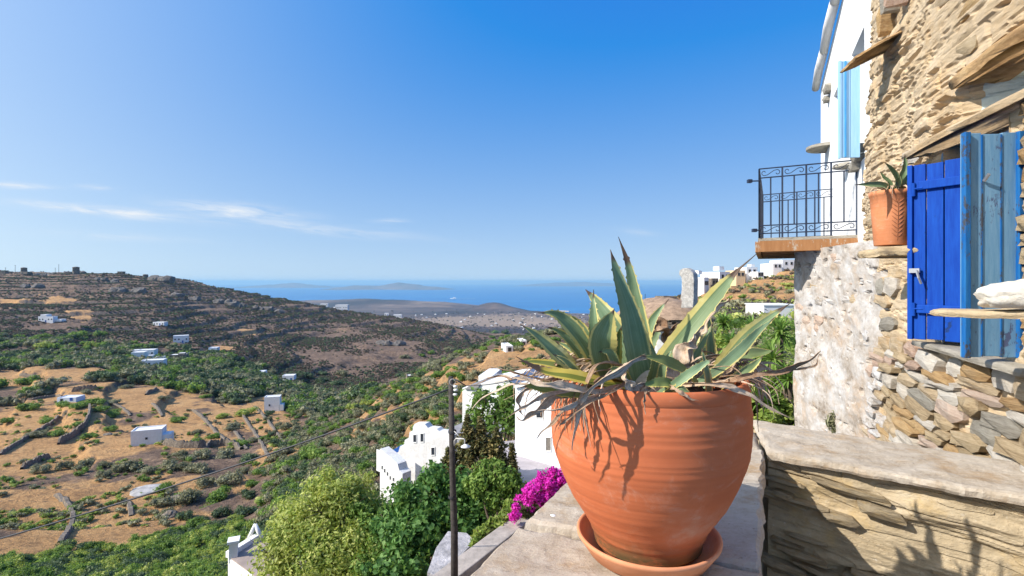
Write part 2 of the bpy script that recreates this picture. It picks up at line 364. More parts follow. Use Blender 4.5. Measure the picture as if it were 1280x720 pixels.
ground = props(link(bpy.data.objects.new('ground', me)), kind='structure')

# sea
m_sea, T = newmat('sea_water'); tc = T.n('ShaderNodeTexCoord').outputs['Object']
n1 = T.noise(T.scale(tc, (.0004, .0012, 1)), 1.0, 7, .6); n2 = T.noise(tc, .03, 6, .6)
c = T.ramp(n1, (.35, (.003, .11, .31)), (.6, (.006, .155, .38)), (.75, (.03, .23, .46)))
b = T.n('ShaderNodeBsdfPrincipled', Base_Color=c, Roughness=.32, Normal=bump(T, n2, .5, 2.0)); b.inputs['IOR'].default_value = 1.33
b.inputs['Specular IOR Level'].default_value = .25
out(T, b)
RS = 58000
V = []; F = []
rad = [100, 2500, 4000, 6000, 9000, 14000, 22000, 35000, 48000, RS]; K = 72
V = [(0, 0, SEA)]+[(r*math.sin(2*math.pi*k/K), r*math.cos(2*math.pi*k/K), SEA-0) for r in rad for k in range(K)]
F = [(0, 1+k, 1+(k+1) % K) for k in range(K)]
for i in range(len(rad)-1):
    for k in range(K): F.append((1+i*K+k, 1+i*K+(k+1) % K, 1+(i+1)*K+(k+1) % K, 1+(i+1)*K+k))
sea = props(meshobj('sea', V, [f[::-1] for f in F], m_sea), kind='structure')
# islands on the horizon
m_isl = simple('island_rock', (.16, .12, .10), .95, .3, .002)
def island(px0, px1, D, prof, seed):
    n = 140; V = []; F = []
    for i in range(n+1):
        t = i/n; x = (lerp(px0, px1, t)-640)/640*D
        h = np.interp(t, [a for a, b in prof], [b for a, b in prof])*D/640+float(fbm(t*14+seed, .5, 0, 4))*D/640*.9
        h = max(h, 0)*min(1, t*12, (1-t)*12)*.78
        for j, (dy, hh) in enumerate(((-1500, -30), (-900, h*.35), (-300, h*.85), (200, h), (1200, h*.4), (2200, -30))):
            V.append((x, D+dy*(1+.3*math.sin(t*9+j)), SEA+hh))
    for i in range(n):
        for j in range(5): F.append((i*6+j, (i+1)*6+j, (i+1)*6+j+1, i*6+j+1))
    return props(meshobj('island', V, F, m_isl), kind='structure')
island(410, 566, 20000, [(0, 2), (.2, 6), (.4, 6), (.55, 11), (.65, 9), (.8, 5), (1, 2)], 1)
island(300, 415, 26000, [(0, 1), (.35, 5), (.55, 8), (.75, 5), (1, 2)], 7)
island(640, 800, 34000, [(0, 1), (.35, 6), (.55, 7), (.75, 5), (1, 2)], 13)
# haze
hb = MB().box((0, 15000, (SEA-120+70)/2), (88000, 88000, 70-(SEA-520)+0))
hb = MB(); z0, z1 = -460.0, 75.0
hb.box((0, 14000, (z0+z1)/2), (92000, 92000, z1-z0))
m_hz, T = newmat('haze_air')
vol = T.n('ShaderNodeVolumePrincipled'); vol.inputs['Color'].default_value = (.42, .74, 1, 1); vol.inputs['Density'].default_value = 4.6e-5
vol.inputs['Anisotropy'].default_value = .1
T.n('ShaderNodeOutputMaterial', Volume=vol)
m_hz.node_tree.nodes.update() if hasattr(m_hz.node_tree.nodes, 'update') else None
haze = props(hb.build('haze', m_hz), kind='stuff')
# ================================================================ VEGETATION
def leafquads(pts, nrm, size, aspect=1.6, jitter=1.0, rs=None, droop=0.0):
    """quads at pts whose normals follow nrm loosely"""
    rs = rs or nrs; n = len(pts)
    a = nrm+rs.normal(0, .55*jitter, (n, 3)); a /= np.linalg.norm(a, axis=1)[:, None]+1e-9
    t = rs.normal(0, 1, (n, 3)); t[:, 2] -= droop
    t -= a*np.sum(a*t, 1)[:, None]; t /= np.linalg.norm(t, axis=1)[:, None]+1e-9
    b = np.cross(a, t); s = (size*(.6+.8*rs.rand(n)))[:, None] if np.ndim(size) else (size*(.6+.8*rs.rand(n)))[:, None]
    l = t*s*aspect*.5; w_ = b*s*.5
    V = np.stack([pts-l, pts+w_*.9+a*s*.08, pts+l, pts-w_*.9+a*s*.08], 1).reshape(-1, 3)
    return V, np.arange(4*n).reshape(n, 4)
def crown_pts(n, blobs, rs, shell=.55):
    """points through the outer part of a set of lumpy blobs (cx,cy,cz,rx,ry,rz)"""
    B = np.array(blobs, float); wts = B[:, 3]*B[:, 5]; wts /= wts.sum()
    k = rs.choice(len(B), n, p=wts); d = rs.normal(0, 1, (n, 3)); d /= np.linalg.norm(d, axis=1)[:, None]
    lump = 1+.34*vnoise(d[:, 0]*2.3+k*7, d[:, 1]*2.3, d[:, 2]*2.3)+.15*vnoise(d[:, 0]*6+k, d[:, 1]*6, d[:, 2]*6)
    r = (shell+(1-shell)*rs.rand(n)**.6)*lump
    return B[k, :3]+d*r[:, None]*B[k, 3:6], d
def core(blobs, f=.62, seed=0):
    """small lumpy solid hearts so that crowns do not read as hollow"""
    V = []; F = []
    for q, (cx, cy, cz, rx, ry, rz) in enumerate(blobs):
        k, m = 8, 5; b = len(V)
        for i in range(m+1):
            th = math.pi*i/m
            for j in range(k):
                ph = 2*math.pi*j/k; d = (math.sin(th)*math.cos(ph), math.sin(th)*math.sin(ph), math.cos(th))
                s = f*(1+.35*float(vnoise(d[0]*2+q*3+seed, d[1]*2, d[2]*2)))
                V.append((cx+d[0]*rx*s, cy+d[1]*ry*s, cz+d[2]*rz*s))
        for i in range(m):
            for j in range(k): F.append((b+i*k+j, b+(i+1)*k+j, b+(i+1)*k+(j+1) % k, b+i*k+(j+1) % k))
    return np.array(V), np.array(F)
def crown_mesh(name, mat, blobs, n, size, aspect=1.5, seed=1, corefac=.6, shell=.55, droop=0.0, jitter=1.0):
    rs = np.random.RandomState(seed); p, d = crown_pts(n, blobs, rs, shell)
    V, F = leafquads(p, d, size, aspect, jitter, rs, droop)
    if corefac:
        cv, cf = core(blobs, corefac, seed); F = np.concatenate([F, cf+len(V)]); V = np.concatenate([V, cv])
    return npmesh(name, V, F, mat)
m_olive = leafmat('olive_leaves', (.085, .09, .05), (.21, .21, .12), (.38, .37, .235), .25, .8)
m_green = leafmat('green_leaves', (.05, .105, .02), (.135, .24, .045), (.29, .40, .095), .38, .8)
m_dark = leafmat('dark_leaves', (.034, .06, .032), (.075, .12, .058), (.15, .21, .095), .25, .8)
m_scrub = leafmat('scrub_leaves', (.045, .038, .030), (.10, .08, .06), (.19, .145, .10), .15, .6)
m_light = leafmat('pale_leaves', (.09, .16, .03), (.26, .35, .07), (.56, .58, .19), .42, 1.1)
m_fig = leafmat('fig_leaves', (.04, .105, .025), (.115, .25, .06), (.30, .45, .16), .38, 1.5)
m_conif = leafmat('conifer_needles', (.04, .055, .02), (.12, .125, .045), (.34, .26, .11), .15, 1.0)
m_yucca = leafmat('yucca_leaves', (.05, .11, .02), (.14, .27, .05), (.32, .44, .12), .35, 1.5)
m_boug = leafmat('magenta_bracts', (.34, .008, .20), (.62, .015, .42), (.80, .06, .60), .35, 3)
m_bark = simple('bark', (.13, .10, .075), .95, .3, 5, .6, .02)

def bush_blobs(rs, n, spread=.55, r=.55, flat=.8):
    return [(rs.normal(0, spread*.6), rs.normal(0, spread*.6), .45+rs.rand()*.35*flat, r*(.6+.5*rs.rand()), r*(.6+.5*rs.rand()), r*flat*(.6+.5*rs.rand())) for _ in range(n)]
KINDS = {}
for kn, mt, lf, nl in (('olive', m_olive, .085, 1300), ('green', m_green, .10, 1150), ('dark', m_dark, .095, 1100), ('pale', m_light, .095, 1150)):
    KINDS[kn] = [crown_mesh(kn+'_crown', mt, bush_blobs(np.random.RandomState(40+i), 6), nl, lf, 1.6, 70+i, .58, .4) for i in range(4)]
tb = MB().tube([(0, 0, -.5), (.03, 0, 0), (-.02, .03, .35), (.05, 0, .7)], [.09, .07, .055, .03], 6)
tb.tube([(0, 0, .2), (.15, .08, .45), (.28, .1, .7)], [.04, .03, .015], 5).tube([(0, 0, .25), (-.14, -.08, .45), (-.26, -.05, .65)], [.04, .03, .015], 5)
_t = tb.build('trunk', m_bark); trunk_me = _t.data; bpy.data.objects.remove(_t)
def tree_at(kind, pos, r, label, cat, group, name, hscale=1.0):
    t = thing(name, label, cat, (pos[0], pos[1], pos[2]), rnd.uniform(0, 6.28), group)
    t.scale = (r, r, r*hscale)
    link(bpy.data.objects.new('crown', rnd.choice(KINDS[kind])), t)
    link(bpy.data.objects.new('trunk', trunk_me), t)
    return t
# stands of trees that one can tell apart: (where, px0, px1, py0, py1, count, size px, kinds, tilt of the row)
def stand(where, px0, px1, py0, py1, n, size, kinds, hs=.95, slant=0.0, dmin=20, grp=None):
    """trees spread over one patch of hillside, counted from left to right for their labels"""
    got = []; tries = 0
    while len(got) < n and tries < n*60:
        tries += 1
        x = rnd.uniform(px0, px1); y = rnd.uniform(py0, py1)+slant*(x-px0)
        s = size*rnd.uniform(.7, 1.3)
        if any(abs(x-a)/(s+b_) < .40 and abs(y-c_)/(s+b_) < .26 for a, c_, b_ in got): continue
        if any(a < x < b_ and c_ < y < d_ for a, b_, c_, d_ in KEEP): continue
        got.append((x, y, s))
    got.sort()
    word = {'olive': 'grey olive tree', 'green': 'leafy green tree', 'dark': 'dark evergreen', 'pale': 'yellow-green tree'}
    nm = {'olive': 'olive_tree', 'green': 'leafy_tree', 'dark': 'evergreen_tree', 'pale': 'leafy_tree'}
    cnt = {}; ks = [rnd.choice(kinds) for _ in got]; tot_ = {k: ks.count(k) for k in ks}
    for (x, y, s), k in zip(got, ks):
        h = hit(x, y, dmin)
        if h is None: continue
        r = s/2/640*h.y*1.05; cnt[k] = cnt.get(k, 0)+1
        lab = '%s %s from the left %s' % (ordinal(cnt[k]), word[k], where) if tot_[k] > 1 else 'only %s %s' % (word[k], where)
        tree_at(k, (h.x, h.y, height(h.x, h.y)-.12*r), r, lab, 'tree', grp or 'trees '+where, nm[k], hs)
def ordinal(n): return str(n)+({1: 'st', 2: 'nd', 3: 'rd'}.get(n % 10, 'th') if n % 100 not in (11, 12, 13) else 'th')
KEEP = [(160, 215, 524, 560), (325, 358, 490, 520), (155, 210, 432, 462), (40, 85, 388, 406), (212, 240, 416, 432), (560, 720, 440, 620), (470, 570, 520, 640), (345, 368, 466, 478)]
stand('in the olive band above the golden field', 40, 250, 583, 596, 15, 27, ['olive'], .85)
stand('in the olives right of the field cabin', 225, 345, 572, 592, 9, 27, ['olive', 'olive', 'dark'], .85)
stand('on the bank right of the golden field', 205, 330, 605, 650, 12, 32, ['olive', 'dark', 'green'], .85)
stand('below the golden field at the bottom', 60, 330, 700, 722, 24, 42, ['green', 'green', 'dark', 'pale'], .8, -.16)
stand('on the straw slope left of the cabin', 0, 150, 505, 560, 12, 24, ['green', 'olive', 'green'], .7)
stand('on terraces between cabin and white cube', 205, 330, 515, 566, 9, 22, ['green', 'pale', 'olive'], .7)
stand('in the upper straw field', 90, 330, 476, 510, 14, 20, ['green', 'green', 'olive'], .7)
stand('at the left end of the straw slope', -40, 40, 470, 512, 5, 34, ['green'], .7)
stand('in the grove left of the white cluster', 50, 128, 418, 438, 9, 22, ['green', 'pale', 'green'], .8)
stand('in the wood left of the white cluster', -20, 150, 438, 462, 16, 17, ['dark', 'green', 'dark'], .8)
stand('in the wood right of the white cluster', 190, 300, 448, 478, 14, 17, ['dark', 'dark', 'olive'], .8)
stand('in the valley behind the white cube', 250, 430, 468, 500, 26, 17, ['dark', 'olive', 'dark'], .8)
stand('on the valley floor below the cable', 360, 460, 500, 560, 18, 22, ['green', 'dark', 'olive'], .8)
stand('on the low slope left of the white ruin', 345, 470, 560, 625, 20, 32, ['olive', 'green', 'olive'], .8)
stand('on the near slope above the white ruin', 440, 560, 490, 535, 26, 19, ['green', 'olive', 'olive', 'pale'], .8)
stand('along the crest of the near slope', 500, 640, 446, 476, 18, 12, ['dark', 'green', 'olive'], .8, -.25)
stand('on the dry hill under the village', 880, 995, 356, 392, 14, 13, ['pale', 'olive', 'green'], .6)
# --- scrub that nobody could count: geometry nodes, three kinds
def scatter(name, label, mats_meshes, px, D, size, seed):
    n = len(px); X = (px-640)/640*D
    fi = np.interp(px, pxs, np.arange(NC)).astype(int).clip(0, NC-1); fj = np.interp(D, Ds, np.arange(NR)).astype(int).clip(0, NR-1)
    Vp = np.stack([X, D, ZZ[fi, fj]-size*.1], -1)
    me = bpy.data.meshes.new(name); me.vertices.add(n); me.vertices.foreach_set('co', Vp.astype(np.float32).ravel()); me.update()
    fattr(me, 'size', size)
    o = link(bpy.data.objects.new(name, me)); props(o, label, None, None, 'stuff')
    c = bpy.data.collections.new(name+'_plants')
    for i, m_ in enumerate(mats_meshes): c.objects.link(bpy.data.objects.new(name+'_plant', m_))
    ng = bpy.data.node_groups.new(name, 'GeometryNodeTree')
    ng.interface.new_socket('Geometry', in_out='INPUT', socket_type='NodeSocketGeometry'); ng.interface.new_socket('Geometry', in_out='OUTPUT', socket_type='NodeSocketGeometry')
    N = ng.nodes; L = ng.links
    gi = N.new('NodeGroupInput'); go = N.new('NodeGroupOutput'); ci = N.new('GeometryNodeCollectionInfo'); ci.inputs[0].default_value = c
    ci.inputs['Separate Children'].default_value = True
    ip = N.new('GeometryNodeInstanceOnPoints'); ip.inputs['Pick Instance'].default_value = True
    rv = N.new('FunctionNodeRandomValue'); rv.data_type = 'FLOAT_VECTOR'; rv.inputs[0].default_value = (-.15, -.15, 0); rv.inputs[1].default_value = (.15, .15, 6.28); rv.inputs['Seed'].default_value = seed
    na = N.new('GeometryNodeInputNamedAttribute'); na.data_type = 'FLOAT'; na.inputs[0].default_value = 'size'
    L.new(gi.outputs[0], ip.inputs['Points']); L.new(ci.outputs[0], ip.inputs['Instance']); L.new(rv.outputs[0], ip.inputs['Rotation']); L.new(na.outputs[0], ip.inputs['Scale']); L.new(ip.outputs[0], go.inputs[0])
    md = o.modifiers.new('scatter', 'NODES'); md.node_group = ng
    return o
def cheap(mt, seed, n=70, s=.34): return crown_mesh('tuft', mt, bush_blobs(np.random.RandomState(seed), 5), n, s, 1.5, seed, .62, .45)
def cand(n, px0, px1, d0, d1): return nrs.uniform(px0, px1, n), np.exp(nrs.uniform(math.log(d0), math.log(d1), n))
def height_v(px, D): return look(ZZ, px, D)
def look(A, px, D): return A[np.interp(px, pxs, np.arange(NC)).astype(int).clip(0, NC-1), np.interp(D, Ds, np.arange(NR)).astype(int).clip(0, NR-1)]
p, D_ = cand(150000, -250, 660, 300, 1000)
g = look(gold, p, D_); X_ = (p-640)/640*D_
sp_ = look(steep, p, D_); k = (g < .45) & (fbm(X_/70, D_/70, 6.0)+.9*nrs.rand(len(p))+1.0*sp_ > .46); p, D_ = p[k], D_[k]
scatter('hillside_scrub', 'low dark scrub speckling the windmill hillside', [cheap(m_scrub, 1), cheap(m_scrub, 2), cheap(m_scrub, 3), cheap(m_dark, 4)], p, D_, nrs.uniform(.5, 1.7, len(p))*(.6+D_/1300), 3)
p, D_ = cand(6500, -250, 470, 215, 420)
g = look(gold, p, D_); X_ = (p-640)/640*D_
k = (g < .3) & (D_ < 420-.45*np.clip(p-230, 0, 400)*1.0-40*(p > 330)) & (fbm(X_/30, D_/30, 9.0)+.7*nrs.rand(len(p)) > .15); p, D_ = p[k], D_[k]
scatter('valley_thicket', 'dark green thicket filling the valley bottom', [cheap(m_dark, 4, 420, .15), cheap(m_green, 5, 420, .15), cheap(m_olive, 6, 420, .15)], p, D_, nrs.uniform(1.6, 5.4, len(p)), 4)
p, D_ = cand(5200, 330, 700, 36, 240)
g = look(gold, p, D_); X_ = (p-640)/640*D_
k = ((g < .55) | (nrs.rand(len(p)) < .22)) & (fbm(X_/14, D_/14, 3.0)+.8*nrs.rand(len(p)) > .36); p, D_ = p[k], D_[k]
scatter('slope_bushes', 'mixed green and grey bushes covering the near slope', [cheap(m_olive, 7, 800, .11), cheap(m_green, 8, 800, .12), cheap(m_olive, 9, 800, .11), cheap(m_dark, 10, 800, .11)], p, D_, nrs.uniform(.45, 1.7, len(p))*(.7+D_/280), 5)
p, D_ = cand(5200, -300, 420, 16, 78)
g = look(gold, p, D_); py_ = look(_PYg, p, D_)
k = (py_ > 655+np.clip(215-p, 0, 400)*.26) & ((g < .45) | (py_ > 690)); p, D_ = p[k], D_[k]
scatter('valley_side_bushes', 'green bushes crowding the slope below the terrace', [cheap(m_green, 11, 1500, .085), cheap(m_green, 12, 1500, .085), cheap(m_dark, 13, 1500, .085), cheap(m_light, 14, 1500, .08)], p, D_, nrs.uniform(.6, 1.5, len(p)), 6)
p, D_ = cand(2600, -250, 380, 80, 215)
k = (fbm((p-640)/640*D_/12, D_/12, 4.0)+.5*nrs.rand(len(p)) > .38); p, D_ = p[k], D_[k]
scatter('field_bushes', 'small bushes and weeds dotted over the straw fields', [cheap(m_olive, 15, 300, .14), cheap(m_green, 16, 300, .14), cheap(m_light, 17, 200, .12)], p, D_, nrs.uniform(.4, 1.4, len(p)), 7)
p, D_ = cand(1800, 800, 1100, 30, 200)
k = (fbm((p-640)/640*D_/8, D_/8, 4.0)+.7*nrs.rand(len(p)) > .25); p, D_ = p[k], D_[k]
scatter('hilltop_scrub', 'dry tufts and scrub on the hill under the village', [cheap(m_olive, 18, 90, .26), cheap(m_scrub, 19, 90, .26), cheap(m_light, 20, 60, .2)], p, D_, nrs.uniform(.3, 1.1, len(p)), 8)
p, D_ = cand(1500, 650, 1050, 7, 62)
k = (height_v(p, D_) < .0) & (fbm((p-640)/640*D_/3, D_/3, 4.0)+.8*nrs.rand(len(p)) > .15) & ~((D_ < 24) & (p < 760) & (D_ > 15)) & ~((p-640)/640*D_ < 1.9+.0*D_) & ~((D_ < 17.5) & (D_ > 12) & (p > 780) & (p < 880)) & ~(D_ < 8.5); p, D_ = p[k], D_[k]
scatter('garden_scrub', 'low green weeds and scrub on the slope below the village', [cheap(m_green, 31, 500, .10), cheap(m_olive, 32, 500, .10), cheap(m_light, 33, 500, .09)], p, D_, nrs.uniform(.18, .55, len(p))*(1+D_/40), 19)
p, D_ = cand(1700, 380, 860, 1900, 5000)
k = (fbm((p-640)/640*D_/300, D_/300, 4.0)+.7*nrs.rand(len(p)) > .3); p, D_ = p[k], D_[k]
scatter('coastal_scrub', 'dark scrub dotted over the coastal plain', [cheap(m_scrub, 21, 24, .5), cheap(m_scrub, 22, 24, .5)], p, D_, nrs.uniform(3, 9, len(p)), 9)

# --- garden plants near the alley
def blobs_px(lst, Y0):
    """(px,py,rpx, dY) -> blobs in world space"""
    o = []
    for (px, py, r, dy) in lst:
        Y = Y0+dy; q = P(px, py, Y); rr = r/640*Y; o.append((q.x, q.y, q.z, rr, rr*.95, rr*.9))
    return o
def frilled(blobs, k, seed):
    """smaller lobes budding from the big ones, so the outline is uneven"""
    rs = np.random.RandomState(seed); o = list(blobs)
    for b_ in blobs:
        for _ in range(k):
            d_ = rs.normal(0, 1, 3); d_ /= np.linalg.norm(d_); d_[2] = abs(d_[2])*.8-.1; r = b_[3]*rs.uniform(.22, .5); q = rs.uniform(.8, 1.2)
            o.append((b_[0]+d_[0]*b_[3]*q, b_[1]+d_[1]*b_[4]*q, b_[2]+d_[2]*b_[5]*q, r, r, r*rs.uniform(.8, 1.5)))
    return o
def garden(name, label, cat, blobs, mat, n, size, stems, aspect=1.5, droop=.3, seed=5, corefac=.45, shell=.5, base=None, frill=3):
    big_ = list(blobs); blobs = frilled(big_, frill, seed)
    B = np.array(blobs); c = B[:, :3].mean(0)
    gz = height(c[0], c[1]) if base is None else base
    t = thing(name, label, cat, (c[0], c[1], gz))
    loc = [(b_[0]-c[0], b_[1]-c[1], b_[2]-gz, b_[3], b_[4], b_[5]) for b_ in blobs]
    link(bpy.data.objects.new('crown', crown_mesh('crown', mat, loc, n, size, aspect, seed, corefac, shell, droop)), t)
    s = MB()
    for i, b_ in enumerate(loc[:stems]):
        s.tube([(0.05*i, .04*i, -.3), (b_[0]*.3, b_[1]*.3, b_[2]*.35), (b_[0]*.7, b_[1]*.7, b_[2]*.7), (b_[0], b_[1], b_[2]+b_[5]*.5)], [.07, .05, .035, .012], 6)
        for q_ in range(5):
            a_ = rnd.uniform(0, 6.28); s.tube([(b_[0]*.85, b_[1]*.85, b_[2]*.85), (b_[0]+b_[3]*.5*math.cos(a_), b_[1]+b_[4]*.5*math.sin(a_), b_[2]+b_[5]*.2), (b_[0]+b_[3]*1.05*math.cos(a_), b_[1]+b_[4]*1.05*math.sin(a_), b_[2]+b_[5]*rnd.uniform(.2, 1.0))], [.02, .013, .004], 5)
    s.build('trunk', m_bark, t, True)
    return t
garden('pale_tree', 'large yellow-green feathery tree left of the pole in front of the white ruin', 'tree',
       blobs_px([(420, 640, 44, 0), (380, 665, 40, -.5), (350, 690, 36, -1), (455, 665, 42, .3), (430, 700, 50, -1), (480, 690, 36, -.8), (400, 610, 24, .4), (445, 612, 26, .6), (470, 640, 26, .5), (362, 640, 22, .4), (390, 720, 48, -1.4), (460, 740, 50, -1.4), (340, 730, 30, -1.4)], 17),
       m_light, 36000, .062, 9, 2.3, .3, 5, .22, .12)
_pt = bpy.data.objects['pale_tree']; _l = _pt.location
link(bpy.data.objects.new('crown', crown_mesh('crown', m_green, [(b_[0]-_l.x, b_[1]-_l.y, b_[2]-_l.z, *b_[3:]) for b_ in frilled(blobs_px([(470, 665, 34, -.6), (455, 640, 26, 0), (480, 700, 36, -1.2), (352, 676, 20, -.4), (405, 690, 30, -.9), (430, 622, 18, .2)], 17), 3, 77)], 12000, .07, 1.8, 78, .2, .2)), _pt)
garden('fig_tree', 'dark green broad-leaved fig tree filling the corner beside the pole', 'tree',
       blobs_px([(520, 630, 34, 0), (560, 640, 38, 0), (600, 635, 32, .3), (530, 670, 38, -.6), (500, 665, 30, -.4), (510, 706, 30, -1.2), (575, 610, 24, .4), (545, 600, 20, .3), (490, 715, 30, -1.4), (628, 650, 20, .2), (590, 662, 24, -.3)], 14),
       m_fig, 21000, .105, 8, 1.35, .3, 6, .34, .25)
garden('round_shrub', 'bright green shrub between conifer and magenta bougainvillea', 'shrub',
       blobs_px([(612, 588, 18, 0), (630, 600, 19, -.2), (600, 606, 18, -.2), (645, 612, 14, -.2), (622, 622, 16, -.3)], 13.8),
       m_green, 7000, .07, 5, 1.5, .2, 7, .3, .2)
garden('garden_weeds', 'yellow-green weeds spilling over the outer side of the kerb', 'weeds',
       blobs_px([(605, 668, 11, 0), (620, 655, 11, .3), (633, 645, 10, .5), (595, 676, 8, -.2), (640, 632, 9, .8)], 10.8), m_light, 2200, .05, 3, 2.2, .2, 8, .3, .3)
# wispy tree in front of the white block
garden('wispy_tree', 'sparse feathery tree standing before the white block behind the conifer', 'tree',
       blobs_px([(600, 500, 20, 0), (622, 512, 24, 0), (612, 530, 20, 0), (640, 500, 18, 0), (640, 530, 22, 0), (634, 487, 12, 0), (590, 520, 12, 0)], 24),
       m_green, 1500, .14, 7, 2.2, .2, 9, 0, .1)
# conifer: tiers of drooping sprays
def conifer(label, px, py0, py1, wpx, Y, tops):
    base = P(px, py1, Y); gz = height(base.x, base.y)
    t = thing('conifer', label, 'tree', (base.x, base.y, gz)); rs = np.random.RandomState(3); pts = []; nn = []
    s = MB()
    for (tx, ty, wf) in tops:
        a = P(tx, ty, Y+rs.normal(0, .2)); H = a.z-(base.z-.9); rad_ = wpx/2/640*Y*wf
        s.tube([(a.x-base.x, a.y-base.y, -.2), (a.x-base.x, a.y-base.y, a.z-gz)], [.12, .02], 6)
        for i in range(34):
            f = (i+.5)/34; zc = a.z-f*H; L_ = rad_*(f**.75)*(.75+.5*rs.rand()); k = 5+int(f*9)
            for j in range(k):
                an = rs.rand()*6.28; ll = L_*(.6+.5*rs.rand()); m = max(8, int(ll*85))
                q = rs.rand(m)**.7; x = a.x+math.cos(an)*ll*q; y = a.y+math.sin(an)*ll*q; z = zc+.16*ll*np.sin(q*3)-.30*ll*q*q+rs.normal(0, .03, m)
                pts.append(np.stack([x+rs.normal(0, .03, m)-base.x, y+rs.normal(0, .03, m)-base.y, z-gz], -1)); nn.append(np.tile([0, 0, 1.], (m, 1)))
    pts = np.concatenate(pts); nn = np.concatenate(nn); V, F = leafquads(pts, nn, .075, 2.2, 1.3, rs, .2)
    link(bpy.data.objects.new('crown', npmesh('crown', V, F, m_conif)), t); s.build('trunk', m_bark, t, True)
conifer('dark conifer with brownish tips standing between white ruin and pole', 598, 525, 615, 108, 18, [(584, 518, .75), (600, 522, .9), (620, 535, .8), (560, 560, .45), (640, 555, .35)])
# bougainvillea and creeper over the kerb
bt = garden('bougainvillea', 'magenta bougainvillea hanging over the end of the kerb beside the big pot', 'shrub',
       blobs_px([(690, 598, 14, .4), (676, 608, 15, .2), (664, 618, 14, 0), (694, 614, 12, .2), (678, 624, 12, 0), (650, 626, 9, 0), (643, 645, 8, -.7), (660, 634, 9, -.2), (645, 634, 6, -.5), (705, 600, 14, .4), (702, 620, 12, .3)], 11.6),
       m_boug, 8000, .05, 4, 1.2, 0, 12, 0, .25)
gb = blobs_px([(655, 640, 11, 0), (668, 634, 11, .2), (650, 632, 7, .1), (680, 630, 9, .3)], 11.35)
c0 = bt.location; rs = np.random.RandomState(4)
link(bpy.data.objects.new('leaves', crown_mesh('leaves', leafmat('creeper_leaves', (.05, .06, .02), (.15, .16, .06), (.32, .28, .13), .25, 3), [(b_[0]-c0.x, b_[1]-c0.y, b_[2]-c0.z, *b_[3:]) for b_ in gb], 2600, .04, 1.6, 13, .4, .3)), bt)
# yuccas in the garden left of the house
def yucca(i, px, py, Y, r, label):
    q = P(px, py, Y); gz = height(q.x, q.y)
    t = thing('yucca', label, 'plant', (q.x, q.y, gz), 0, 'spiky yuccas in the garden behind the low wall'); rs = np.random.RandomState(30+i)
    V = []; F = []; R_ = r/640*Y
    for k_ in range(95):
        an = rs.rand()*6.28; el = rs.uniform(-.5, 1.45); L_ = R_*rs.uniform(.75, 1.15); w_ = .022*Y/9*rs.uniform(.8, 1.3); b = len(V)
        dx, dy = math.cos(an), math.sin(an)
        for j in range(5):
            f = j/4; e = el-f*f*rs.uniform(.2, .55); x = L_*f*math.cos(e); z = L_*f*math.sin(e); ww = w_*(1-.9*f**2)*(.6+.8*f if f < .5 else 1)
            z0 = q.z-gz-(.25*Y/9)*rs.rand()*0
            V += [(dx*x-dy*ww, dy*x+dx*ww, z0+z+ww*.4), (dx*x, dy*x, z0+z), (dx*x+dy*ww, dy*x-dx*ww, z0+z+ww*.4)]
        for j in range(4):
            for m in range(2): F.append((b+j*3+m, b+j*3+m+1, b+j*3+m+4, b+j*3+m+3))
    meshobj('leaves', V, F, m_yucca, t)
    MB().tube([(0, 0, -.3), (.03, .02, (q.z-gz)*.5), (0, 0, q.z-gz)], [.07, .055, .05], 7).build('trunk', m_bark, t, True)
for i, (px, py, Y, r, lab) in enumerate([(975, 418, 8.5, 30, 'tall spiky yucca closest to the whitewashed wall corner'), (940, 412, 9.5, 20, 'spiky yucca with its head just under the white block'),
        (915, 432, 9.0, 24, 'spiky yucca behind the slanting agave leaf'), (965, 450, 8.2, 30, 'spiky yucca in the middle of the garden bed'), (985, 475, 7.8, 28, 'low yucca at the foot of the whitewashed corner'),
        (940, 468, 8.6, 26, 'yucca half hidden by the dry agave leaves'), (905, 405, 10, 16, 'small yucca beside the white cottage wall'), (958, 505, 7.6, 26, 'lowest yucca just above the low stone wall')]):
    yucca(i, px, py, Y, r, lab)
garden('garden_hedge', 'bright green bushy hedge behind the low wall beside the house corner', 'hedge',
       blobs_px([(945, 500, 26, 0), (975, 510, 26, 0), (920, 510, 26, 0), (985, 480, 22, .3), (930, 475, 24, .5), (900, 440, 20, 1.5), (960, 535, 26, -.3), (1000, 530, 20, 0)], 7.9), m_light, 7500, .06, 5, 1.8, .2, 15, .5, .4)
# ================================================================ BUILDINGS
def whitewash(name, col=(.80, .80, .79), dirt=.12, sc_=1.2, rough=.9, bstr=.35):
    m, T = newmat(name); tc = T.n('ShaderNodeTexCoord').outputs['Object']
    n1 = T.noise(tc, sc_, 8, .68); n2 = T.noise(tc, sc_*12, 6, .7)
    st_ = T.noise(T.scale(tc, (sc_*2.5, sc_*2.5, sc_*.35)), 1.0, 6, .7)
    c = T.mix(T.ramp(n1, (.42, 0.0), (.75, dirt*3)), col, (col[0]*.62, col[1]*.58, col[2]*.52))
    c = T.mix(T.ramp(st_, (.55, 0.0), (.8, dirt*2.5)), c, (.36, .34, .31))
    b = T.n('ShaderNodeBsdfPrincipled', Base_Color=c, Roughness=rough, Normal=bump(T, T.math('ADD', n1, T.math('MULTIPLY', n2, .25)), bstr, .03)); b.inputs['Specular IOR Level'].default_value = .2
    out(T, b); return m
m_white = whitewash('white_plaster'); m_whiteold = whitewash('weathered_white_plaster', (.74, .74, .74), .24, 1.6, .95, .8)
m_paleblue = whitewash('pale_blue_plaster', (.62, .70, .80), .1); m_greyroof = simple('grey_cement_roof', (.30, .29, .29), .95, .2, 1.5, .3, .02)
m_pinkroof = simple('pinkish_cement_roof', (.36, .29, .25), .95, .15, 2, .3, .02)
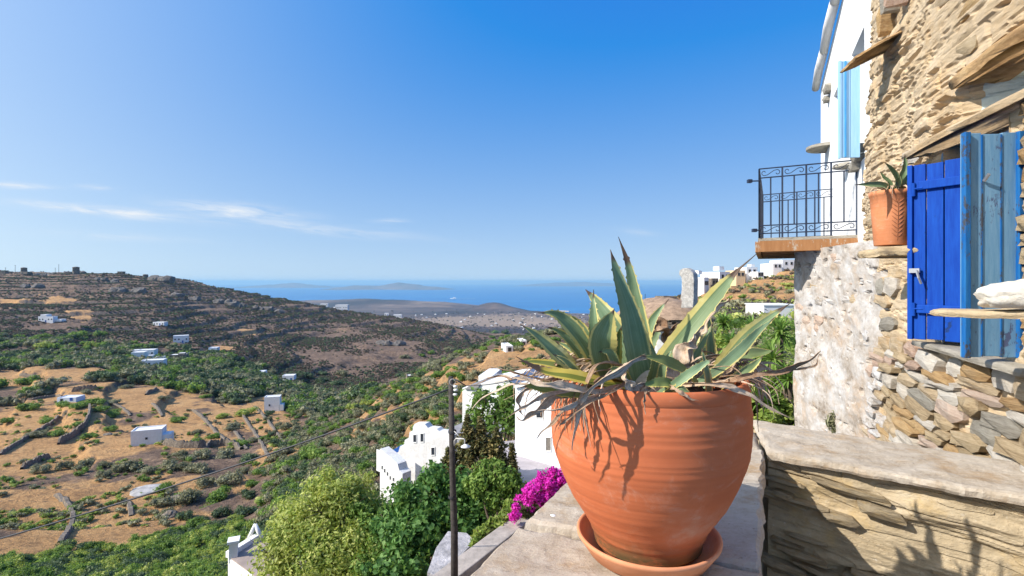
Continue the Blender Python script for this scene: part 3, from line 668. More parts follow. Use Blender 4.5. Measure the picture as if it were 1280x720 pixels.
m_rubble = simple('rubble_stone', (.21, .175, .14), .95, .4, 2.2, .9, .08); m_dkglass = simple('dark_window_glass', (.03, .035, .045), .15, .1, 3)
m_bluewood = simple('blue_painted_wood', (.03, .12, .42), .55, .2, 6, .2, .01); m_greywood = simple('grey_wood', (.20, .18, .16), .8, .25, 6, .3)
m_cream = simple('cream_plaster', (.70, .52, .32), .9, .1, 3); m_metal = simple('dark_metal', (.05, .05, .055), .5, .2, 9)
m_ceramic = simple('white_ceramic', (.75, .75, .74), .35, .05, 9)

def cottage(name, label, cat, px, py, w, d, h, rz, wins=(), extra=(), mat=None, group=None, D=None, roof=None, sink=1.0, sidewins=(), name_roof='roof'):
    """flat-roofed cubic house; front faces -Y of its own frame. sizes in metres; wins: (x, z, w, h, kind)"""
    mat = mat or m_white
    q = hit_hill(px, py) if D is None else P(px, py, D)
    t = thing(name, label, cat, (q.x, q.y, q.z), rz, group)
    MB().box((0, d/2, (h-sink)/2), (w, d, h+sink)).build('wall', mat, t)
    r = MB().box((0, d/2, h+.02), (w-.5, d-.5, .1))
    r.build(name_roof, roof or m_whiteold, t)
    pr = MB(); e = .25
    for (cx, cy, sx, sy) in ((0, e/2+.003, w+.006, e), (0, d-e/2-.003, w+.006, e), (-w/2+e/2-.003, d/2, e, d-2*e), (w/2-e/2+.003, d/2, e, d-2*e)): pr.box((cx, cy, h+.16), (sx, sy, .32))
    pr.build('parapet', mat, t)
    for (x, z, ww, hh, kd) in wins:
        nm = 'door' if kd == 'door' else 'window'
        f = MB(); fr = .08
        f.box((x, -.02, z+hh/2+fr/2), (ww+2*fr, .1, fr)).box((x, -.02, z-hh/2-fr/2), (ww+2*fr, .1, fr)).box((x-ww/2-fr/2, -.02, z), (fr, .1, hh)).box((x+ww/2+fr/2, -.02, z), (fr, .1, hh))
        fo = f.build(nm, m_bluewood if kd in ('door', 'blue') else m_greywood, t)
        MB().box((x, .0, z), (ww, .04, hh)).build('panel' if kd == 'door' else 'pane', m_bluewood if kd == 'door' else m_dkglass, fo)
    for (x, y, z, sx, sy, sz) in extra:
        MB().box((x, y, z), (sx, sy, sz)).build('side_room', mat, t)
        MB().box((x, y, z+sz/2+.05), (sx-.3, sy-.3, .1)).build(name_roof, roof or m_whiteold, t)
    return t
def hit_hill(px, py):
    """like hit(), but kept on this side of the windmill ridge"""
    h = hit(px, py, 25)
    if h.y > 1000:
        i = int(np.interp(px, pxs, np.arange(NC))); j = int(np.argmin(_PYg[i, :int(np.searchsorted(Ds, 1000))])); h = Vector((float(XX[i, j]), float(Ds[j]), float(ZZ[i, j])))
    return h
def hitD(px, py): return hit_hill(px, py).y
def W(px_w, px, py): return px_w/640*hitD(px, py)
# far houses: width and height given by their size in the photograph
def far_house(px, py, wpx, hpx, label, rz=0.0, d=None, wins='auto', extra=(), mat=None, group='white houses across the valley', cat='house', name='white_house', roof=None):
    D = hitD(px, py); w_ = wpx/640*D; h_ = hpx/640*D; d = d or max(3, w_*.7)
    if wins == 'auto':
        n = max(1, int(w_/2.6)); wins = [((i+.5)/n*w_-w_/2, h_*.55, min(.9, w_/n*.4), min(1.1, h_*.34), 'door' if i == n//2 and n > 1 else 'win') for i in range(n)]
        wins = [(a, (c_+1.0)*.5+.25 if k == 'door' else b, c_, min(2.0, h_*.65) if k == 'door' else c_*1.2, k) for a, b, c_, d2, k in wins]
    return cottage(name, label, cat, px, py, w_, d, h_, rz, wins, [(a*w_, b*w_, c_*h_, e*w_, f*w_, g_*h_) for a, b, c_, e, f, g_ in extra], mat, group, D=None, roof=roof)
c_ = far_house(183, 556, 33, 17, 'white field cabin with a stained long wall among the straw terraces', .35, 5, [(0, 1.9, .5, .5, 'win')], [(.62, .28, .30, .3, .5, .6)], group='small white cabins in the fields')
far_house(340, 514, 18, 17, 'white cube of a hut beside the straw strips below the valley trees', .25, 4, [(-1.0, 2.6, .5, .7, 'win')], [(.6, .3, .22, .28, .6, .44)], group='small white cabins in the fields')
far_house(57, 403, 17, 7, 'white cottage with blue door on the slope under the windmill hill', .1, 6, extra=[(-.15, .25, 1.15, .4, .5, .5), (.72, .3, .3, .5, .3, .4)])
far_house(190, 459, 24, 8, 'long lower white house of the valley cluster with small windows', .35, 8)
far_house(172, 450, 14, 9, 'left white house of the valley cluster', .3, 8)
far_house(182, 446, 18, 8, 'upper white house at the back of the valley cluster', .3, 8)
far_house(178, 466, 7, 5, 'small white outbuilding at the foot of the valley cluster', .2, 4)
far_house(226, 429, 16, 9, 'white house with a blank end wall beside the dark trees', .5, 7)
far_house(222, 452, 18, 8, 'grey stone house right of the white valley cluster', .3, 7, mat=m_rubble, name='stone_house', extra=[(.2, .3, 1.1, .4, .4, .3)])
far_house(266, 442, 10, 7, 'pale blue and white house by the bare path', .2, 6, mat=m_paleblue)
far_house(198, 407, 14, 4, 'flat white house at the edge of the hillside road', .0, 6)
far_house(427, 383, 15, 7, 'large white house on the ridge against the sea', .1, 12, extra=[(-.55, .3, .35, .35, .5, .5)])
far_house(405, 380, 9, 3, 'low white house left of the big one on the ridge', .1, 8)
far_house(497, 395, 10, 4, 'white house near the end of the ridge', .1, 8)
far_house(484, 392, 5, 3, 'tiny white hut near the end of the ridge', .1, 6)
far_house(360, 477, 14, 7, 'white cottage hidden among valley trees above the white cube', .15, 6)
far_house(326, 470, 8, 5, 'small blue-white cottage low in the valley trees', .15, 6, mat=m_paleblue)
far_house(83, 503, 22, 5, 'low white and blue farm shed above the straw fields', .1, 5, mat=m_paleblue)
far_house(180, 478, 9, 3, 'tiny white shed between upper field and valley cluster', .1, 4)
far_house(513, 477, 8, 6, 'small stone hut on the crest of the near slope', .3, 4, mat=m_rubble, name='stone_hut', wins=[])
far_house(637, 440, 9, 6, 'white house at the top of the near slope behind the agave', .2, 6)
far_house(655, 432, 7, 5, 'second white house at the top of the near slope', .2, 5)
far_house(199, 455, 9, 8, 'small square white house at the right end of the valley cluster', .4, 6)
far_house(168, 443, 9, 5, 'highest white hut at the back left of the valley cluster', .25, 5)
far_house(186, 452, 8, 7, 'white cube in the middle of the valley cluster with a terrace', .3, 5, extra=[(.9, .3, .3, .9, .8, .4)])
far_house(232, 446, 8, 5, 'pale blue shed right of the grey stone house', .3, 4, mat=m_paleblue)
far_house(73, 401, 16, 2, 'low white yard wall right of the cottage with the blue door', .12, 1, wins=[], name='yard_wall')
# windmills on the hill
def windmill(px, py, wpx, hpx, label, base=None, mat=None, white=False):
    D = 930 if not white else 118; py_ = py
    q = P(px, py, D); gz = height(q.x, q.y); r = wpx/2/640*D; h = hpx/640*D
    t = thing('windmill', label, 'windmill', (q.x, q.y, gz), 0, None if white else 'old stone windmills along the hilltop')
    MB().lathe([(r*1.05, -2), (r, h*.4), (r*.93, h*.92), (r*1.0, h*.93), (r*1.0, h), (r*.3, h*1.08)], k=14, close=True).build('tower', mat or m_rubble, t, True)
    MB().box((0, -r*.98, h*.55), (r*.4, r*.15, h*.16)).build('window', m_dkglass, t)
    MB().box((0, -r*1.0, h*.12), (r*.55, r*.2, h*.28)).build('door', m_greywood, t)
    if base: MB().box((base*r*.8, 0, h*.15), (abs(base)*r*2, r*2, h*.4)).build('annexe', mat or m_rubble, t)
    return t
windmill(30, 334, 6.5, 7.5, 'round stone windmill stump at the left end of the hilltop', 1.2)
windmill(95, 333, 7.5, 9, 'tallest round stone windmill on the hilltop')
windmill(182, 337, 6, 5, 'low stone windmill at the right end of the hilltop', -2)
for (px, lab) in ((85, 'square stone hut just left of the tallest windmill'), (150, 'lone square stone hut between the windmills'), (3, 'stone hut at the far left of the hilltop')):
    D = 940; q = P(px, 334, D); gz = height(q.x, q.y)
    t = thing('stone_hut', lab, 'hut', (q.x, q.y, gz), .1, 'stone huts on the hilltop')
    MB().box((0, 4, 1.2), (9, 8, 6.5)).build('wall', m_rubble, t); MB().box((0, 4, 4.6), (9.6, 8.6, .4)).build('roof', m_greyroof, t); MB().box((0, -.1, 2), (1.4, .3, 2.6)).build('door', m_greywood, t)
for (px, hp, lab) in ((7, 7, 'thin mast at the left edge of the hilltop'), (19, 10, 'thin mast left of the first windmill'), (69, 7, 'short mast between the first windmills'), (73.5, 11, 'tall mast just left of the square hut')):
    D = 940; q = P(px, 334, D); gz = height(q.x, q.y)
    t = thing('radio_mast', lab, 'mast', (q.x, q.y, gz), 0, 'thin masts on the hilltop')
    MB().tube([(0, 0, -1), (0, 0, hp/640*D+2)], [.35, .25], 5).build('pole', m_metal, t); MB().box((0, 0, hp/640*D+1), (2.4, .3, .3)).build('crossarm', m_metal, t)
# white windmill and village on the right-hand hill
t = windmill(806, 386, 9, 10, 'small white windmill with a bare mast on the headland beside the agave', white=True, mat=m_white)
MB().tube([(0, 0, 1.2), (.1, 0, 3.6)], [.09, .05], 6).build('mast', m_metal, t); MB().box((1.2, .6, .7), (1.5, 1.8, 2.4)).build('annexe', m_white, t)
VG = 'white houses of the hilltop village'
def vhouse(px, py, wpx, hpx, D, label, rz, dep=7, extra=(), wins='auto', mat=None, name='village_house'):
    w_ = wpx/640*D; h_ = hpx/640*D*.72
    if wins == 'auto': wins = [(-w_*.2, h_*.6, .6, .8, 'win'), (w_*.22, h_*.6, .6, .8, 'win')]
    return cottage(name, label, 'house', px, py, w_, dep, h_, rz, wins, extra, mat, VG, D=D, sink=3)
vhouse(883, 362, 11, 19, 125, 'tall white gabled house at the left end of the hilltop village', .7, 6, [(.5, 3, 4.2, 1.6, 2.2, .8)])
vhouse(894, 358, 9, 12, 130, 'dark grey low house between two white ones', .2, 5, mat=m_rubble)
vhouse(906, 352, 17, 15, 138, 'white stepped house with a dark roof box left of the stone tower', .4, 7, [(.8, 3, 3.6, 1.8, 2.2, 1.0)])
vhouse(926, 348, 12, 12, 146, 'stone-coloured house in the middle of the village', .1, 6, mat=m_cream)
vhouse(940, 344, 15, 12, 148, 'white house with two windows right of the stone-coloured one', .15, 6, [(1.0, 2, 2.8, 1.2, 2, .6)])
vhouse(951, 346, 8, 7, 144, 'low white house beside the two-window one', .1, 5)
vhouse(972, 336, 12, 8, 165, 'white house on the very top of the hill under the balcony', .1, 7)
vhouse(986, 334, 17, 11, 168, 'white house right under the corner of the balcony', .1, 7)
vhouse(838, 378, 18, 8, 110, 'pale stone ruin on the slope left of the standing slab', .2, 4, wins=[], mat=m_rubble, name='stone_ruin')
# white block with grey footing in the garden
t = thing('garden_building', 'low white flat-roofed building with a grey footing behind the yuccas', 'building', P(976, 392, 34)[:], .05)
MB().box((.0, 1.2, .12), (2.3, 2.4, .8)).build('wall', m_white, t); MB().box((.0, 1.9, -.62), (3.0, 4.2, .66)).build('footing', m_greyroof, t); MB().box((0, 1.2, .56), (2.4, 2.5, .08)).build('roof', m_white, t)
# coastal town: small cubes on the plain
for i in range(58):
    px = rnd.choice([rnd.gauss(620, 40), rnd.gauss(700, 30), rnd.gauss(500, 35), rnd.uniform(470, 780)]); D = rnd.uniform(2500, 4600)
    x = (px-640)/640*D; z = height(x, D)
    if z < SEA+2: continue
    w_ = rnd.uniform(8, 18); h_ = rnd.uniform(4, 6); t = MB().box((0, 0, h_/2-2), (w_, rnd.uniform(9, 16), h_+4)).box((w_*.2, 0, h_+1.2), (w_*.4, 7, 3))
    o = t.build('coastal_house', m_white); o.location = (x, D, z); o.rotation_euler = (0, 0, rnd.uniform(-.5, .5))
    props(o, 'tiny white house scattered on the coastal plain by the sea', 'house', 'white houses on the coastal plain')
# harbour moles and the boat
for (a, b, lab) in (((657, 388.6), (676, 390.2), 'thin pale harbour mole reaching left from the town'), ((688, 388.4), (712, 389.4), 'short pale jetty in front of the coastal town')):
    DA = 640*300/(a[1]-HZ); DB = 640*300/(b[1]-HZ); A = P(a[0], a[1], DA); B = P(b[0], b[1], DB)
    m = MB(); dv = (B-A).normalized(); n_ = Vector((-dv.y, dv.x, 0))*12
    m.prism([(A-n_)[:2], (B-n_)[:2], (B+n_)[:2], (A+n_)[:2]][::1], SEA-1, SEA+5); props(m.build('harbour_mole', m_cream), lab, 'jetty')
q = P(567, 373.5, 640*300/21.5)
t = thing('boat', 'white boat with a foaming wake out on the blue sea', 'boat', (q.x, q.y, SEA), R(95)); t.scale = (2, 2, 2)
hb = MB(); hb.prism([(-5, -26), (5, -26), (7, 0), (4.5, 18), (0, 30), (-4.5, 18), (-7, 0)], -1, 6).build('hull', m_ceramic, t)
MB().box((0, -6, 9), (9, 26, 6)).box((0, -4, 13.5), (6, 12, 3)).build('cabin', m_ceramic, t)
wk = MB(); wk.add([(-6, -20, .6), (6, -20, .6), (16, -190, .4), (-16, -190, .4)], [(0, 1, 2, 3)]); wk.build('wake', m_ceramic, t)

# ---- buildings around the alley
def plane_pts(pts, A, B):
    """picture points laid on the vertical plane through two (px, Y) stations"""
    a = Vector(((A[0]-640)/640*A[1], A[1])); b = Vector(((B[0]-640)/640*B[1], B[1])); d_ = (b-a)
    o = []
    for (px, py) in pts:
        k = (px-640)/640   # X = k*Y ; a + s*d : ax+s dx = k(ay+s dy)
        s = (k*a.y-a.x)/(d_.x-k*d_.y); Y = a.y+s*d_.y; o.append(Vector((k*Y, Y, (HZ-py)/640*Y)))
    n = Vector((-d_.y, d_.x, 0)).normalized()
    if n.y < 0: n = -n
    return o, n
def wallpoly(pts, A, B, thick, mb=None):
    o, n = plane_pts(pts, A, B); mb = mb or MB(); k = len(o)
    mb.add(list(o)+[p_+n*thick for p_ in o], [tuple(range(k))[::-1], tuple(range(k, 2*k))]+[(i, (i+1) % k, k+(i+1) % k, k+i) for i in range(k)]); return mb
def opening(parent, pts, A, B, mat, name='window', proud=.03, frame=None):
    o, n = plane_pts(pts, A, B)
    c = sum(o, Vector())/len(o); fr = MB(); k = len(o); outp = [c+(p_-c)*1.22-n*proud for p_ in o]; inn = [p_-n*proud for p_ in o]
    fr.add(outp+inn+[p_+n*proud*2.4 for p_ in outp]+[p_+n*proud*1.2 for p_ in inn], [(i, (i+1) % k, k+(i+1) % k, k+i) for i in range(k)]+[(i, 2*k+i, 2*k+(i+1) % k, (i+1) % k) for i in range(k)]+[(k+i, k+(i+1) % k, 3*k+(i+1) % k, 3*k+i) for i in range(k)])
    f = fr.build(name, frame or m_white, parent, world=True)
    MB().add([p_-n*.006 for p_ in o], [tuple(range(k))[::-1]]).build('pane', mat, f, world=True)
    return f
# the white ruin
t = thing('white_ruin', 'whitewashed roofless ruin with a broken stepped gable behind the trees', 'building', P(515, 640, 27)[:])
A, B = (475, 26.2), (562, 24.6)
wallpoly([(492, 650), (562, 650), (566, 545), (560, 541), (549, 539), (546, 536), (535, 535), (531, 530), (518, 530), (516, 534), (516, 539), (512, 540), (511, 547), (506, 550), (505, 557), (500, 558), (498, 565), (492, 568)], A, B, .45).build('gable_wall', m_whiteold, t, world=True)
A2, B2 = (475, 24.6), (500, 23.6)
wallpoly([(475, 650), (503, 650), (503, 592), (499, 588), (497, 580), (489, 572), (475, 561)], A2, B2, .5).build('front_wall', m_whiteold, t, world=True)
wallpoly([(475, 563), (497, 568), (497, 590), (475, 590)], (475, 25.2), (497, 26.0), .3).build('side_wall', m_whiteold, t, world=True)
for (x, y, w_, h_) in ((518.8, 548, 3.6, 9), (527.8, 547, 3.6, 10), (541.5, 564, 4, 9)):
    opening(t, [(x-w_/2, y+h_/2), (x+w_/2, y+h_/2), (x+w_/2, y-h_/2), (x-w_/2, y-h_/2)], A, B, m_dkglass)
for (x, y) in ((478, 584), (481, 588), (484.5, 592), (488, 597), (492, 599)):
    opening(t, [(x-.8, y+2.5), (x+.8, y+2.5), (x+.8, y-2), (x-.8, y-2)], A2, B2, m_dkglass, proud=.015)
wallpoly([(481, 569), (497, 569), (502, 556)], (475, 27.2), (500, 27.0), .1).build('blue_panel', m_bluewood, t, world=True)
# ledges of stone left in the gable
for (x, y, w_) in ((505, 560, 5), (513, 566, 4), (503, 567, 4)): wallpoly([(x-w_/2, y), (x+w_/2, y+2), (x+w_/2, y+1), (x-w_/2, y-1)], (475, 26.8), (562, 24.4), .3).build('ledge', m_rubble, t, world=True)
# grey-roofed house behind the conifer
t = thing('grey_roofed_house', 'white house with a flat grey cement roof partly behind the conifer', 'house', P(605, 560, 30)[:])
z = (HZ-531)/640*30
def roofpt(px, py): Y = -z*640/(py-HZ); return ((px-640)/640*Y, Y)
rp = [roofpt(548, 541.5), roofpt(640, 541), roofpt(648, 531), roofpt(592, 522)]
MB().prism(rp, z-.16, z).build('roof', m_greyroof, t, world=True)
ins = [Vector((p_[0], p_[1])) for p_ in rp]; cc = sum(ins, Vector((0, 0)))/4; ins = [cc+(p_-cc)*.94 for p_ in ins]
MB().prism([tuple(p_) for p_ in ins], z-4.5, z-.162).build('wall', m_white, t, world=True)
wallpoly([(634, 568), (642, 568), (642, 543), (634, 543)], (548, 27), (645, 27.4), .1).build('door', m_paleblue, t, world=True)
# big white block
t = thing('white_block', 'large white flat-roofed block above the conifer with stepped roof edge', 'building', P(610, 560, 42)[:])
wallpoly([(578, 575), (648, 575), (648, 486), (641, 486), (635, 474), (620, 476), (600, 480), (578, 485)], (578, 42), (648, 40), 6).build('wall', m_white, t, world=True)
wallpoly([(580, 486.5), (596, 487), (600, 480.5), (590, 480)], (578, 41.8), (648, 39.9), 5).build('roof', m_greyroof, t, world=True)
wallpoly([(598, 480), (615, 480), (615, 470), (598, 470)], (578, 46), (648, 45), 4).build('upper_room', m_white, t, world=True)
for (x, y) in ((592, 505), (616, 500), (630, 505)): opening(t, [(x-2, y+4), (x+2, y+4), (x+2, y-4), (x-2, y-4)], (578, 42), (648, 40), m_dkglass)
# pale blue-white house behind the pot
t = thing('pale_house', 'pale blue-white house with small windows immediately behind the big pot', 'house', P(668, 590, 22)[:])
A, B = (644, 21), (700, 19.5)
wallpoly([(644, 585), (700, 598), (735, 600), (735, 470), (700, 474), (644, 483)], A, B, 5).build('wall', whitewash('blue_white_plaster', (.74, .79, .86), .08), t, world=True)
opening(t, [(671, 522), (679, 522), (679, 514), (671, 514)], A, B, m_dkglass)
opening(t, [(683, 563), (689, 563), (689, 547), (683, 547)], A, B, m_greywood)
wallpoly([(642, 485), (737, 471), (737, 467), (642, 480)], (644, 20.8), (700, 19.3), 5.4).build('parapet', m_white, t, world=True)
# terrace with yellow balustrade
t = thing('yellow_balustrade', 'yellow plaster balustrade with openings beside the pale house', 'balustrade', P(636, 552, 25)[:])
wallpoly([(628, 555), (645, 558), (645, 553.5), (628, 550.5)], (628, 25), (645, 24.6), .3).build('base', m_cream, t, world=True)
wallpoly([(628, 543), (645, 545.5), (645, 543), (628, 540.5)], (628, 25), (645, 24.6), .3).build('rail', m_cream, t, world=True)
for i in range(5):
    x = 628.6+i*3.9; wallpoly([(x, 551), (x+1.4, 551.3), (x+1.4, 542), (x, 541.8)], (628, 25.05), (645, 24.65), .2).build('baluster', m_cream, t, world=True)
t = thing('terrace', 'lilac-grey cement terrace floor under the yellow balustrade', 'terrace', P(636, 575, 23)[:])
z = -7.1; MB().prism([roofpt(612, 600), (3.4, 17.5), (3.2, 24), roofpt(618, 553)], z-1.6, z).build('floor', simple('lilac_cement', (.42, .38, .40), .9, .15, 1.5), t, world=True)
# lower-left white house
t = thing('chimney_house', 'white house at the bottom edge with a square chimney and pinkish flat roof', 'house', P(310, 720, 20)[:])
z = (HZ-700)/640*20
def rq(px, py): Y = -z*640/(py-HZ); return Vector(((px-640)/640*Y, Y))
poly = [rq(285, 697), rq(330, 730), rq(395, 700), rq(322, 674)]
MB().prism([tuple(p_) for p_ in poly], z-4, z-.03).build('wall', m_white, t, world=True)
ins = [lerp(p_, sum(poly, Vector((0, 0)))/4, .05) for p_ in poly]; MB().prism([tuple(p_) for p_ in ins], z-.029, z+.02).build('roof', m_pinkroof, t, world=True)
a, b = poly[0], poly[3]; dv = (b-a).normalized(); n_ = Vector((-dv.y, dv.x))*.12
MB().prism([tuple(a-n_), tuple(b-n_), tuple(b+n_), tuple(a+n_)], z-.02, z+.22).build('parapet', m_white, t, world=True)
ch = MB().box((a.x+.17, a.y+.1, z+.2), (.30, .34, .75), .4).build('chimney', m_white, t, world=True)
MB().box((0, 0, 0), (.42, .46, .1), .4).build('cap', m_white, ch); ch.children[0].location = (a.x+.17-t.location.x, a.y+.1-t.location.y, z+.63-t.location.z)
g0 = b; m = MB()
for s_ in (-1, 1): m.tube([(g0.x+s_*.28-.1, g0.y, z), (g0.x-.1, g0.y, z+.62)], [.09, .075], 6)
m.tube([(g0.x-.38, g0.y, z+.08), (g0.x+.2, g0.y, z+.1)], .07, 6); m.build('gable_frame', m_white, t, True, world=True)
# cement slab roof beside the kerb
t = thing('slab_roof', 'rough pale cement slab roof over a brown wall just outside the kerb', 'roof', P(562, 690, 11)[:])
z = -6.0
def rr(px, py): Y = -z*640/(py-HZ); return ((px-640)/640*Y, Y)
MB().prism([rr(534, 716), rr(552, 722), rr(575, 695), rr(594, 676), rr(583, 666), rr(560, 664), rr(545, 685)], z-.12, z).build('slab', simple('rough_cement_slab', (.46, .44, .45), .95, .35, 3, 1.0, .04), t, world=True)
MB().prism([rr(545, 722), rr(578, 700), rr(592, 680), rr(560, 672), rr(546, 690)], z-2.5, z-.125).build('wall', simple('brown_plaster', (.30, .17, .09), .9, .2, 2), t, world=True)
# alley: retaining wall, kerb, pavement
t = thing('retaining_wall', 'retaining wall with a pale kerb running away beside the alley', 'wall', (-1.0, 9.5, -5.3))
zk = -5.2
def kp(px, py, z=zk): Y = -z*640/(py-HZ); return Vector(((px-640)/640*Y, Y))
k0, k1 = kp(540, 719), kp(640, 646); dv = (k1-k0).normalized(); nn_ = Vector((-dv.y, dv.x)); s0 = k0-dv*3; s1 = k1+dv*3.6
m_kerb = simple('kerb_cement', (.40, .35, .31), .95, .22, 5, .5, .02)
MB().prism([tuple(s0-nn_*.42), tuple(s1-nn_*.42), tuple(s1), tuple(s0)], zk-.22, zk).build('kerb', m_kerb, t, world=True, bevel=.02)
MB().prism([tuple(s0-nn_*.40), tuple(s1-nn_*.40), tuple(s1-nn_*.05), tuple(s0-nn_*.05)], zk-5, zk-.222).build('wall', m_rubble, t, world=True)
a0 = s0-nn_*.405; a1 = s1-nn_*.405
alley = MB().prism([tuple(a0-nn_*3.2), tuple(a1-nn_*2.4), tuple(a1), tuple(a0)], zk-.6, zk-.24).build('alley_pavement', m_pinkroof); props(alley, kind='structure')
# utility pole, lamp, cable
m_polew = simple('pole_wood', (.065, .055, .05), .8, .35, 14, .6, .01)
pb = P(568, 722, 8.9); pt_ = P(563.5, 471, 8.9)
t = thing('utility_pole', 'dark wooden utility pole with a small lamp rising from the alley kerb', 'utility pole', (pb.x, pb.y, pb.z))
MB().tube([(0, 0, -.6), (0, 0, .8), ((pt_.x-pb.x)*.5, 0, (pt_.z-pb.z)*.5), (pt_.x-pb.x, 0, pt_.z-pb.z)], [.066, .062, .053, .044], 14).build('post', m_polew, t, True)
for dz, a in ((-.22, .05), (-.30, .04), (-.16, .045)): MB().tube([P(564, 471, 8.9)+Vector((a, -.03, dz)), P(564, 471, 8.9)+Vector((a+.06, -.05, dz))], [.018, .026], 8).build('insulator', m_ceramic, t, True, world=True)
wirem = simple('pale_wire', (.55, .53, .5), .5, .1, 5)
cc = P(566, 477, 8.85)
MB().tube([cc+Vector((.05*math.cos(a), -.05, .055*math.sin(a))) for a in np.linspace(0, 6.5, 16)], .005, 5).build('wire_coil', wirem, t, True, world=True)
MB().tube([P(569, 474, 8.85), P(574, 477, 8.85), P(582, 482, 8.85)], [.014, .012, .01], 6).build('bracket', m_metal, t, True, world=True)
for dz in (98, 214): MB().lathe([(.07, -.025), (.075, 0), (.07, .025)], P(565.5, 471+dz*.7, 8.9)-t.location, 14).build('band', m_metal, t, True)
lamp = MB().tube([P(568, 557, 8.8), P(568, 551, 8.78), P(570, 548, 8.78), P(580, 548.5, 8.7), P(581, 550, 8.7), P(581, 556, 8.7)], .011, 6).build('lamp_arm', wirem, t, True, world=True)
MB().tube([P(568, 539, 8.8), P(575, 547, 8.75)], .008, 5).build('stay', wirem, t, True, world=True)
MB().lathe([(.02, .03), (.035, .015), (.085, -.015), (.082, -.022), (.02, -.01)], P(582, 557, 8.7)-t.location, 14).build('lamp_shade', m_ceramic, t, True)
def sag(a, b, s, n=30): return [lerp(a, b, i/n)-Vector((0, 0, s*4*(i/n)*(1-i/n))) for i in range(n+1)]
cab = MB().tube(sag(P(563, 486, 8.9), P(-60, 690, 9.6), .12)+[P(-400, 800, 10)], .016, 5).build('cable', m_metal, None, True)
props(cab, 'black cable running from the pole down across the valley view', 'cable')
cab = MB().tube(sag(P(582, 482, 8.85), P(680, 464, 6.0), .05), .007, 5).build('cable', m_metal, None, True)
props(cab, 'thin black cable from the pole top towards the agave', 'cable')
# mound roof with a standing slab
t = thing('earth_roof_cottage', 'low whitewashed cottage with an earth and slate roof behind the agave', 'building', P(830, 440, 14)[:])
pl_ = []; V = []; F = []
K_ = 26; cx, cy = P(828, 380, 14.6).x, 14.6
for i in range(7):
    for j in range(K_):
        f = i/6; an = 2*math.pi*j/K_; r_ = 1-f; rx, ry = 1.28*r_, 1.7*r_
        V.append((cx+rx*math.cos(an)*(1+.06*math.sin(3*an)), cy+ry*math.sin(an), -.98+.52*(1-(r_)**2.2)+.05*float(fbm(math.cos(an)*3+i, math.sin(an)*3, 1))))
for i in range(6):
    for j in range(K_): F.append((i*K_+j, i*K_+(j+1) % K_, (i+1)*K_+(j+1) % K_, (i+1)*K_+j))
meshobj('roof', V, F, simple('dry_earth', (.36, .25, .17), .95, .3, 7, .8, .03), t, world=True)
MB().lathe([(1.02, -5.4), (1.0, -1.6), (1.0, .0)], (cx-t.location.x, cy-t.location.y, -1.2-t.location.z), 22, True).build('wall', m_whiteold, t).scale = (1, 1, 1)
for i in range(26):
    an = math.pi+i/25*math.pi; r_ = 1.22
    o = MB().box((cx+r_*math.cos(an), cy-.05+1.45*math.sin(an), -1.0-.06*rnd.random()*(i % 3)), (rnd.uniform(.3, .45), .28, rnd.uniform(.04, .08)), an+math.pi/2+rnd.uniform(-.2, .2)).build('slate', m_rubble, t, world=True, bevel=.008)
t = thing('standing_slab', 'rough grey upright slab with a rounded hooked top on the earth roof', 'stone slab', P(858, 382, 13.2)[:])
wallpoly([(852, 376), (850, 374), (852.5, 358), (851.5, 347), (848.5, 343), (849, 338), (853, 335.5), (858, 335), (863, 337.5), (866.5, 342), (867.5, 350), (867, 375), (866, 385), (851, 385)], (850, 13.2), (868, 12.9), .22).build('slab', simple('rough_cement', (.52, .50, .47), .95, .25, 9, 1.0, .05), t, world=True, bevel=.02)

# dry-stone terrace walls one can follow across the fields
def field_wall(path, hpx, label, name='terrace_wall'):
    pts = []
    for (a, b) in zip(path[:-1], path[1:]):
        n = max(2, int(math.hypot(b[0]-a[0], b[1]-a[1])/1.6))
        for i in range(n): pts.append((lerp(a[0], b[0], i/n), lerp(a[1], b[1], i/n)))
    pts.append(path[-1]); H = [hit(x, y, 25) for x, y in pts]; H = [Vector((h.x, h.y)) for h in H if h is not None]
    for _ in range(4): H = [H[0]]+[(H[i-1]+H[i]*2+H[i+1])/4 for i in range(1, len(H)-1)]+[H[-1]]
    Q = [H[0]]
    for h in H[1:]:
        n = max(1, int((h-Q[-1]).length/1.2)); q0 = Q[-1]
        Q += [lerp(q0, h, (i+1)/n) for i in range(min(n, 12))]
    V = []; F = []; N = len(Q)
    for i, q in enumerate(Q):
        t_ = (Q[min(i+1, N-1)]-Q[max(i-1, 0)]); t_ = t_.normalized() if t_.length > 0 else Vector((1, 0)); n2 = Vector((-t_.y, t_.x)); th = .38
        g = height(q.x, q.y); hh = min(hpx/640*q.y, 2.4)*(.75+.45*rnd.random())*min(1, .4+i*.3, .4+(N-1-i)*.3)
        for (s_, z_) in ((-1, g-1.4), (-1.05+rnd.uniform(-.2, .2), g+hh*.5), (-.75, g+hh), (.75, g+hh*rnd.uniform(.88, 1.0)), (1.05+rnd.uniform(-.2, .2), g+hh*.5), (1, g-1.4)): V.append((q.x+n2.x*th*s_, q.y+n2.y*th*s_, z_))
    for i in range(N-1):
        for j in range(5): F.append((i*6+j, (i+1)*6+j, (i+1)*6+j+1, i*6+j+1))
    if len(H) > 2: props(meshobj(name, V, F, m_rubble, None, False), label, 'stone wall', 'dry-stone terrace walls in the fields')
